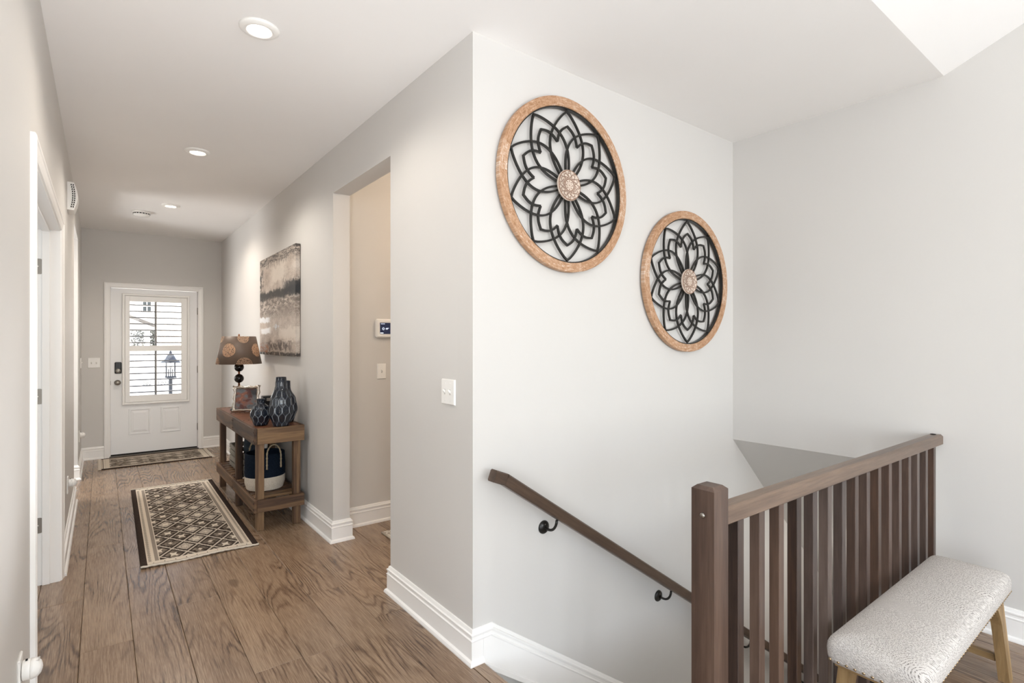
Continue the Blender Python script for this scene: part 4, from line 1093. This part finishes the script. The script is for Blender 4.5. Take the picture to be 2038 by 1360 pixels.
for sd_, n_f in ((-1, 30), (1, 30)):
    for k in range(n_f):
        z = z0 + .01 + k * (2 * hh - .02) / n_f; y = yc + sd_ * (hw * .965)
        m.tube([(xc, y, z), (xc + random.uniform(-.006, .006), y + sd_ * .012, z - .003), (xc, y + sd_ * .024, z - .012)], .0022, 5)
m.build('fringe', CREAM, cu, kind='stuff')

# ------------------------------------------------------------------ rugs
def rugmat(name, L_, Wd, runner=True):
    g = G(name); c = g.xyz(); x, y = c[0], c[1]
    if not runner: x, y = c[1], c[0]
    ax = x.abs(); hw = Wd / 2
    wob = (g.noise(g.obj(), 45, 2) - .5) * .012
    a_, b_ = .150, .235
    p = (x + wob) / a_ + (y + wob) / b_ + .5; q = (x + wob) / a_ - (y + wob) / b_ + .5
    fp, fq = p.frac() - .5, q.frac() - .5; d = fp.abs().max(fq.abs())
    rnd = g.white(g.vec(p.floor(), q.floor(), 2.0)); r2 = g.white(g.vec(p.floor(), q.floor(), 7.0))
    grit = g.noise(g.vec(c[0] * 1.0, c[1], 0.0), 150, 2, .7); mott = g.noise(g.obj(), 26, 3, .65)
    line = d.gt(.452)
    core = g.mix(g.step(mott + grit * .5, .62, .86), '#3A302A', '#8F8275')
    lightc = g.mix(g.step(grit, .40, .62), '#8C7F72', '#D8CCBD')
    cell = g.mix(rnd.gt(.60) * d.lt(.33), core, lightc)
    star = (fp.abs() * fq.abs()).lt(.010) * d.lt(.26) * r2.gt(.45)
    cell = g.mix(star, cell, '#D9CDBC')
    dot = d.lt(.10) * r2.lt(.35); cell = g.mix(dot, cell, '#CDBFAE')
    edge_dark = d.gt(.34) * d.lt(.452); cell = g.mix(edge_dark * .85, cell, '#332B27')
    field = g.mix(line, cell, g.mix(grit, '#B0A292', '#DDD1C1'))
    # borders along the long sides
    e = hw - ax
    col = g.mix(e.lt(.100), field, g.mix(((y * 95.0).frac()).gt(.5) * .8, '#7E736A', '#B3A698'))
    col = g.mix(e.lt(.104) * e.gt(.099), col, '#D8CCBB')
    zig = ((y * 46.0).frac() - .5).abs() * .03
    col = g.mix(e.lt(.078), col, g.mix((e - .044 - zig).abs().lt(.004), '#D6C8B6', '#5A4E46'))
    col = g.mix(e.lt(.036), col, g.mix(g.noise(g.vec(c[0], c[1] * .2), 160, 2), '#2A221E', '#4A3D36'))
    ey = L_ / 2 - y.abs()
    col = g.mix(ey.lt(.075), col, g.mix(((x * 17.0).frac() - .5).abs().lt(.05) * ey.gt(.03) * ey.lt(.045), g.mix(grit, '#C9BCAB', '#E3D8C8'), '#54483F'))
    col = g.mix(ey.lt(.020) * ey.gt(.014) , col, '#4A4039')
    col = g.mix(e.lt(.036), col, g.mix(g.noise(g.vec(c[0], c[1] * .2), 160, 2), '#2A221E', '#4A3D36'))
    g.bump(grit + mott, .5, .003)
    return g.done(col, .95, spec=.08)
def rug(name, loc, L_, Wd, rz, label, runner, mat):
    t = thing(name, loc, label, 'rug', rz=rz)
    lx, ly = (Wd, L_) if runner else (L_, Wd)
    nx, ny = (16, 48) if runner else (48, 16); vs = []; th_ = .007
    def hgt(u, v): return .0012 * math.sin(u * 9 + v * 5) * math.sin(v * 13 + 1) + (.010 * max(0, abs(v) - .94) / .06 * (0.5 + .5 * math.sin(u * 5)) if runner and v < 0 else 0)
    for lay in (0, 1):
        for j in range(ny + 1):
            for i in range(nx + 1):
                u, v = i / nx * 2 - 1, j / ny * 2 - 1; h_ = max(0, hgt(u, v))
                vs.append((u * lx / 2, v * ly / 2, .0004 + (h_ * .6 if lay == 0 else th_ + h_)))
    q = nx + 1; n = q * (ny + 1); fs = []
    for j in range(ny):
        for i in range(nx):
            a = j * q + i; fs += [(a, a + q, a + q + 1, a + 1), (n + a, n + a + 1, n + a + q + 1, n + a + q)]
    for j in range(ny): fs += [(j * q, j * q + n, (j + 1) * q + n, (j + 1) * q), (j * q + nx, (j + 1) * q + nx, (j + 1) * q + nx + n, j * q + nx + n)]
    for i in range(nx): fs += [(i, i + 1, i + 1 + n, i + n), (ny * q + i, ny * q + i + n, ny * q + i + 1 + n, ny * q + i + 1)]
    o = bpy.data.objects.new('rug_field', MB().add(vs, fs, True).mesh('rug_field', mat)); link(o, t)
    for sg in (-1, 1):
        m = MB(); K = 60
        if runner:
            for k in range(K + 1):
                pass
            pts = [(-lx / 2 + lx * k / K, sg * (ly / 2 + .004), .007 + .0015 * math.sin(k * 1.7) + (.006 * (.5 + .5 * math.sin((k / K * 2 - 1) * 5)) if sg < 0 else 0)) for k in range(K + 1)]
            o = bpy.data.objects.new('end_binding', m.tube(pts, .0065, 7).mesh('end_binding', CREAM)); link(o, t)
        else:
            for k in range(K):
                y = -ly / 2 + ly * (k + .5) / K; x0 = sg * lx / 2
                m.tube([(x0, y, .006), (x0 + sg * .015, y + random.uniform(-.003, .003), .005), (x0 + sg * .034, y + random.uniform(-.008, .004), .003)], .0024, 5)
            o = bpy.data.objects.new('fringe', m.mesh('fringe', CREAM)); link(o, t, kind='stuff')
    return t
rug('runner_rug', (.533, 5.035, .0), 2.155, .665, math.radians(-.7), 'brown and cream runner rug with diamond lattice in the middle of the hallway', True, rugmat('lattice_rug_wool', 2.155, .665))
rug('door_mat', (.523, 7.63, .0), 1.06, .66, math.radians(.4), 'brown and cream patterned mat lying in front of the front door', False, rugmat('lattice_mat_wool', 1.06, .66, False))
cm = thing('pale_rug', (1.80, 3.35, 0), 'corner of a pale speckled rug in the side hall', 'rug', rz=0)
g = G('pale_rug_wool'); n = g.noise(g.obj(), 40, 2); PRM = g.done(g.mix(g.step(n, .45, .6), '#DCD5CB', '#A79C90'), .95, spec=.1)
MB().add([(1.618, 3.638, .0005), (1.622, 3.18, .0005), (2.3, 3.18, .0005), (2.3, 3.645, .0005), (1.618, 3.638, .012), (1.622, 3.18, .012), (2.3, 3.18, .012), (2.3, 3.645, .012)],
         [(3, 2, 1, 0), (4, 5, 6, 7), (0, 1, 5, 4), (1, 2, 6, 5), (2, 3, 7, 6), (3, 0, 4, 7)]).build('rug_field', PRM, cm)
MB().tube([(1.614, 3.640, .0065), (1.618, 3.18, .0065)], .006, 7).build('edge_binding', CREAM, cm)

# ------------------------------------------------------------------ outdoors, seen through the shutter
GZ = -.45
S(MB().box((-1.5, 8.15, -.4), (3.0, 9.6, -.03)), 'floor_porch', plain('porch_concrete', '#8F8B85', .9))
S(MB().box((-25, 9.6, GZ - .2), (28, 60, GZ)), 'ground', plain('pale_driveway', '#D5D1CA', .95))
S(MB().box((-3.0, 8.15, 2.62), (4.5, 10.3, 2.9)), 'door_shade_slab', plain('door_shade_paint', '#8D8983', .8))  # unseen slab added over the entrance to cut daylight on the louvers
lpst = thing('lamp_post', (.95, 11.0, GZ), 'dark grey lantern on a post outside the front door', 'lamp post')
LMAT = plain('dark_grey_metal', '#75767A', .5)
MB().box((.924, 10.974, GZ), (.976, 11.026, .75), .004).build('post', LMAT, lpst)
MB().box((.91, 10.96, GZ), (.99, 11.04, GZ + .12), .01).build('post_foot', LMAT, lpst)
hd = MB().box((.865, 10.915, .775), (1.035, 11.085, .80), .006).box((.90, 10.95, .745), (1.0, 11.05, .775), .004).build('lantern_base', LMAT, lpst)
for sx in (.885, 1.015):
    for sy in (10.935, 11.065): MB().box((sx - .006, sy - .006, .80), (sx + .006, sy + .006, 1.035)).build('lantern_bar', LMAT, lpst)
MB().box((.944, 10.930, .80), (.954, 10.938, 1.035)).build('lantern_bar', LMAT, lpst)
MB().lathe([(.150, 1.035), (.152, 1.048), (.085, 1.10), (.060, 1.15), (.035, 1.19), (.020, 1.205), (.022, 1.225), (.012, 1.24), (0, 1.25)], (.95, 11.0, 0), 24, cap=(True, False)).build('lantern_roof', LMAT, lpst)
for dx_ in (-.03, 0, .03): MB().lathe([(.009, .80), (.009, .90 + .02 * (dx_ == 0)), (.005, .93 + .02 * (dx_ == 0)), (0, .94 + .02 * (dx_ == 0))], (.95 + dx_, 11.0, 0), 10).build('candle', LMAT, lpst)
sg = thing('yard_sign', (.845, 12.6, GZ), 'white sign board with grey numbers behind the lamp post', 'sign')
SGM = plain('white_sign_board', '#F2F1EE', .5)
MB().box((.40, 12.58, -.42), (1.32, 12.60, .80), .003).build('board', SGM, sg)
for x in (.56, 1.16): MB().box((x - .02, 12.601, GZ), (x + .02, 12.64, .78)).build('sign_post', SGM, sg)
NUM = plain('grey_lettering', '#101113', .6)
text('282', .100, (.622, 12.5795, .558), (PI / 2, 0, 0), NUM, sg, depth=.001)
text('1300', .100, (.862, 12.5795, .558), (PI / 2, 0, 0), NUM, sg, depth=.001)
hs = thing('house', (3.0, 28.6, GZ), 'pale house with a gable roof across the street', 'house')
SID = plain('white_siding', '#E4E2DE', .8); ROOF = plain('grey_shingle', '#4A4744', .9)
m = MB().box((-6, 28.0, GZ), (12, 34, 6.2)); m.build('wall', SID, hs)
for z in [2.6 + .36 * k for k in range(9)]: MB().box((-6, 27.975, z), (12, 27.998, z + .035)).build('siding_board', SID, hs)
rf = MB().add([(-2.6, 27.4, 3.98), (1.80, 27.4, 2.06), (1.80, 28.0, 2.06), (-2.6, 28.0, 3.98), (-2.6, 27.4, 4.10), (1.80, 27.4, 2.18), (1.80, 28.0, 2.18), (-2.6, 28.0, 4.10)], [(0, 1, 2, 3), (7, 6, 5, 4), (0, 4, 5, 1), (1, 5, 6, 2), (2, 6, 7, 3), (3, 7, 4, 0)]); rf.build('porch_roof', ROOF, hs)
MB().add([(-6.4, 27.4, 6.1), (12.4, 27.4, 6.1), (12.4, 34.6, 6.1), (-6.4, 34.6, 6.1), (-6.4, 31, 9.0), (12.4, 31, 9.0)], [(0, 1, 5, 4), (2, 3, 4, 5), (0, 4, 3), (1, 2, 5), (3, 2, 1, 0)]).build('roof', ROOF, hs)
wf = MB().box((1.37, 27.93, 2.70), (1.73, 27.974, 3.25), .01).build('window', TRIM, hs)
for a in (1.405, 1.560):
    for z in (2.76, 3.0): MB().box((a, 27.922, z), (a + .13, 27.929, z + .19)).build('pane', plain('dark_glass', '#20262B', .1) if 'dark_glass' not in bpy.data.materials else bpy.data.materials['dark_glass'], wf)
BRK = plain('tan_brick', '#DDD2C5', .9)
m = MB()
for r in range(12):
    for k in range(14):
        x0 = 1.95 + k * .105 + (.05 if r % 2 else 0); m.box((x0, 27.95, .75 + r * .10), (x0 + .098, 27.973, .75 + r * .10 + .09))
m.build('brick_panel', BRK, hs, kind='stuff')
S(MB().box((-4, 26.5, GZ), (9, 27.6, 1.12)), 'wall_retaining', SID)
LEAF = plain('grey_green_leaf', '#1E2219', .7)
for i, (x, w_, label) in enumerate(((1.17, .24, 'leafy shrub against the house across the street, left one'), (1.72, .12, 'smaller leafy shrub against the house across the street, right one'))):
    sb_ = thing('shrub', (x, 27.0, 1.12), label, 'shrub', 'shrubs across the street')
    MB().tube([(x, 27, 1.121), (x, 27, 1.4)], .03, 6).build('stem', LEAF, sb_)
    m = MB()
    for k in range(260):
        a = random.uniform(0, 2 * PI); r = w_ * math.sqrt(random.random()); z = random.uniform(1.2, 1.88); p = Vector((x + r * math.cos(a), 27 + r * math.sin(a), z))
        u = Vector((random.uniform(-1, 1), random.uniform(-1, 1), random.uniform(-1, 1))).normalized() * .05; w2 = u.orthogonal().normalized() * .022
        m.add([p - u, p + w2, p + u, p - w2], [(0, 1, 2, 3)])
    m.build('foliage', LEAF, sb_, kind='stuff')
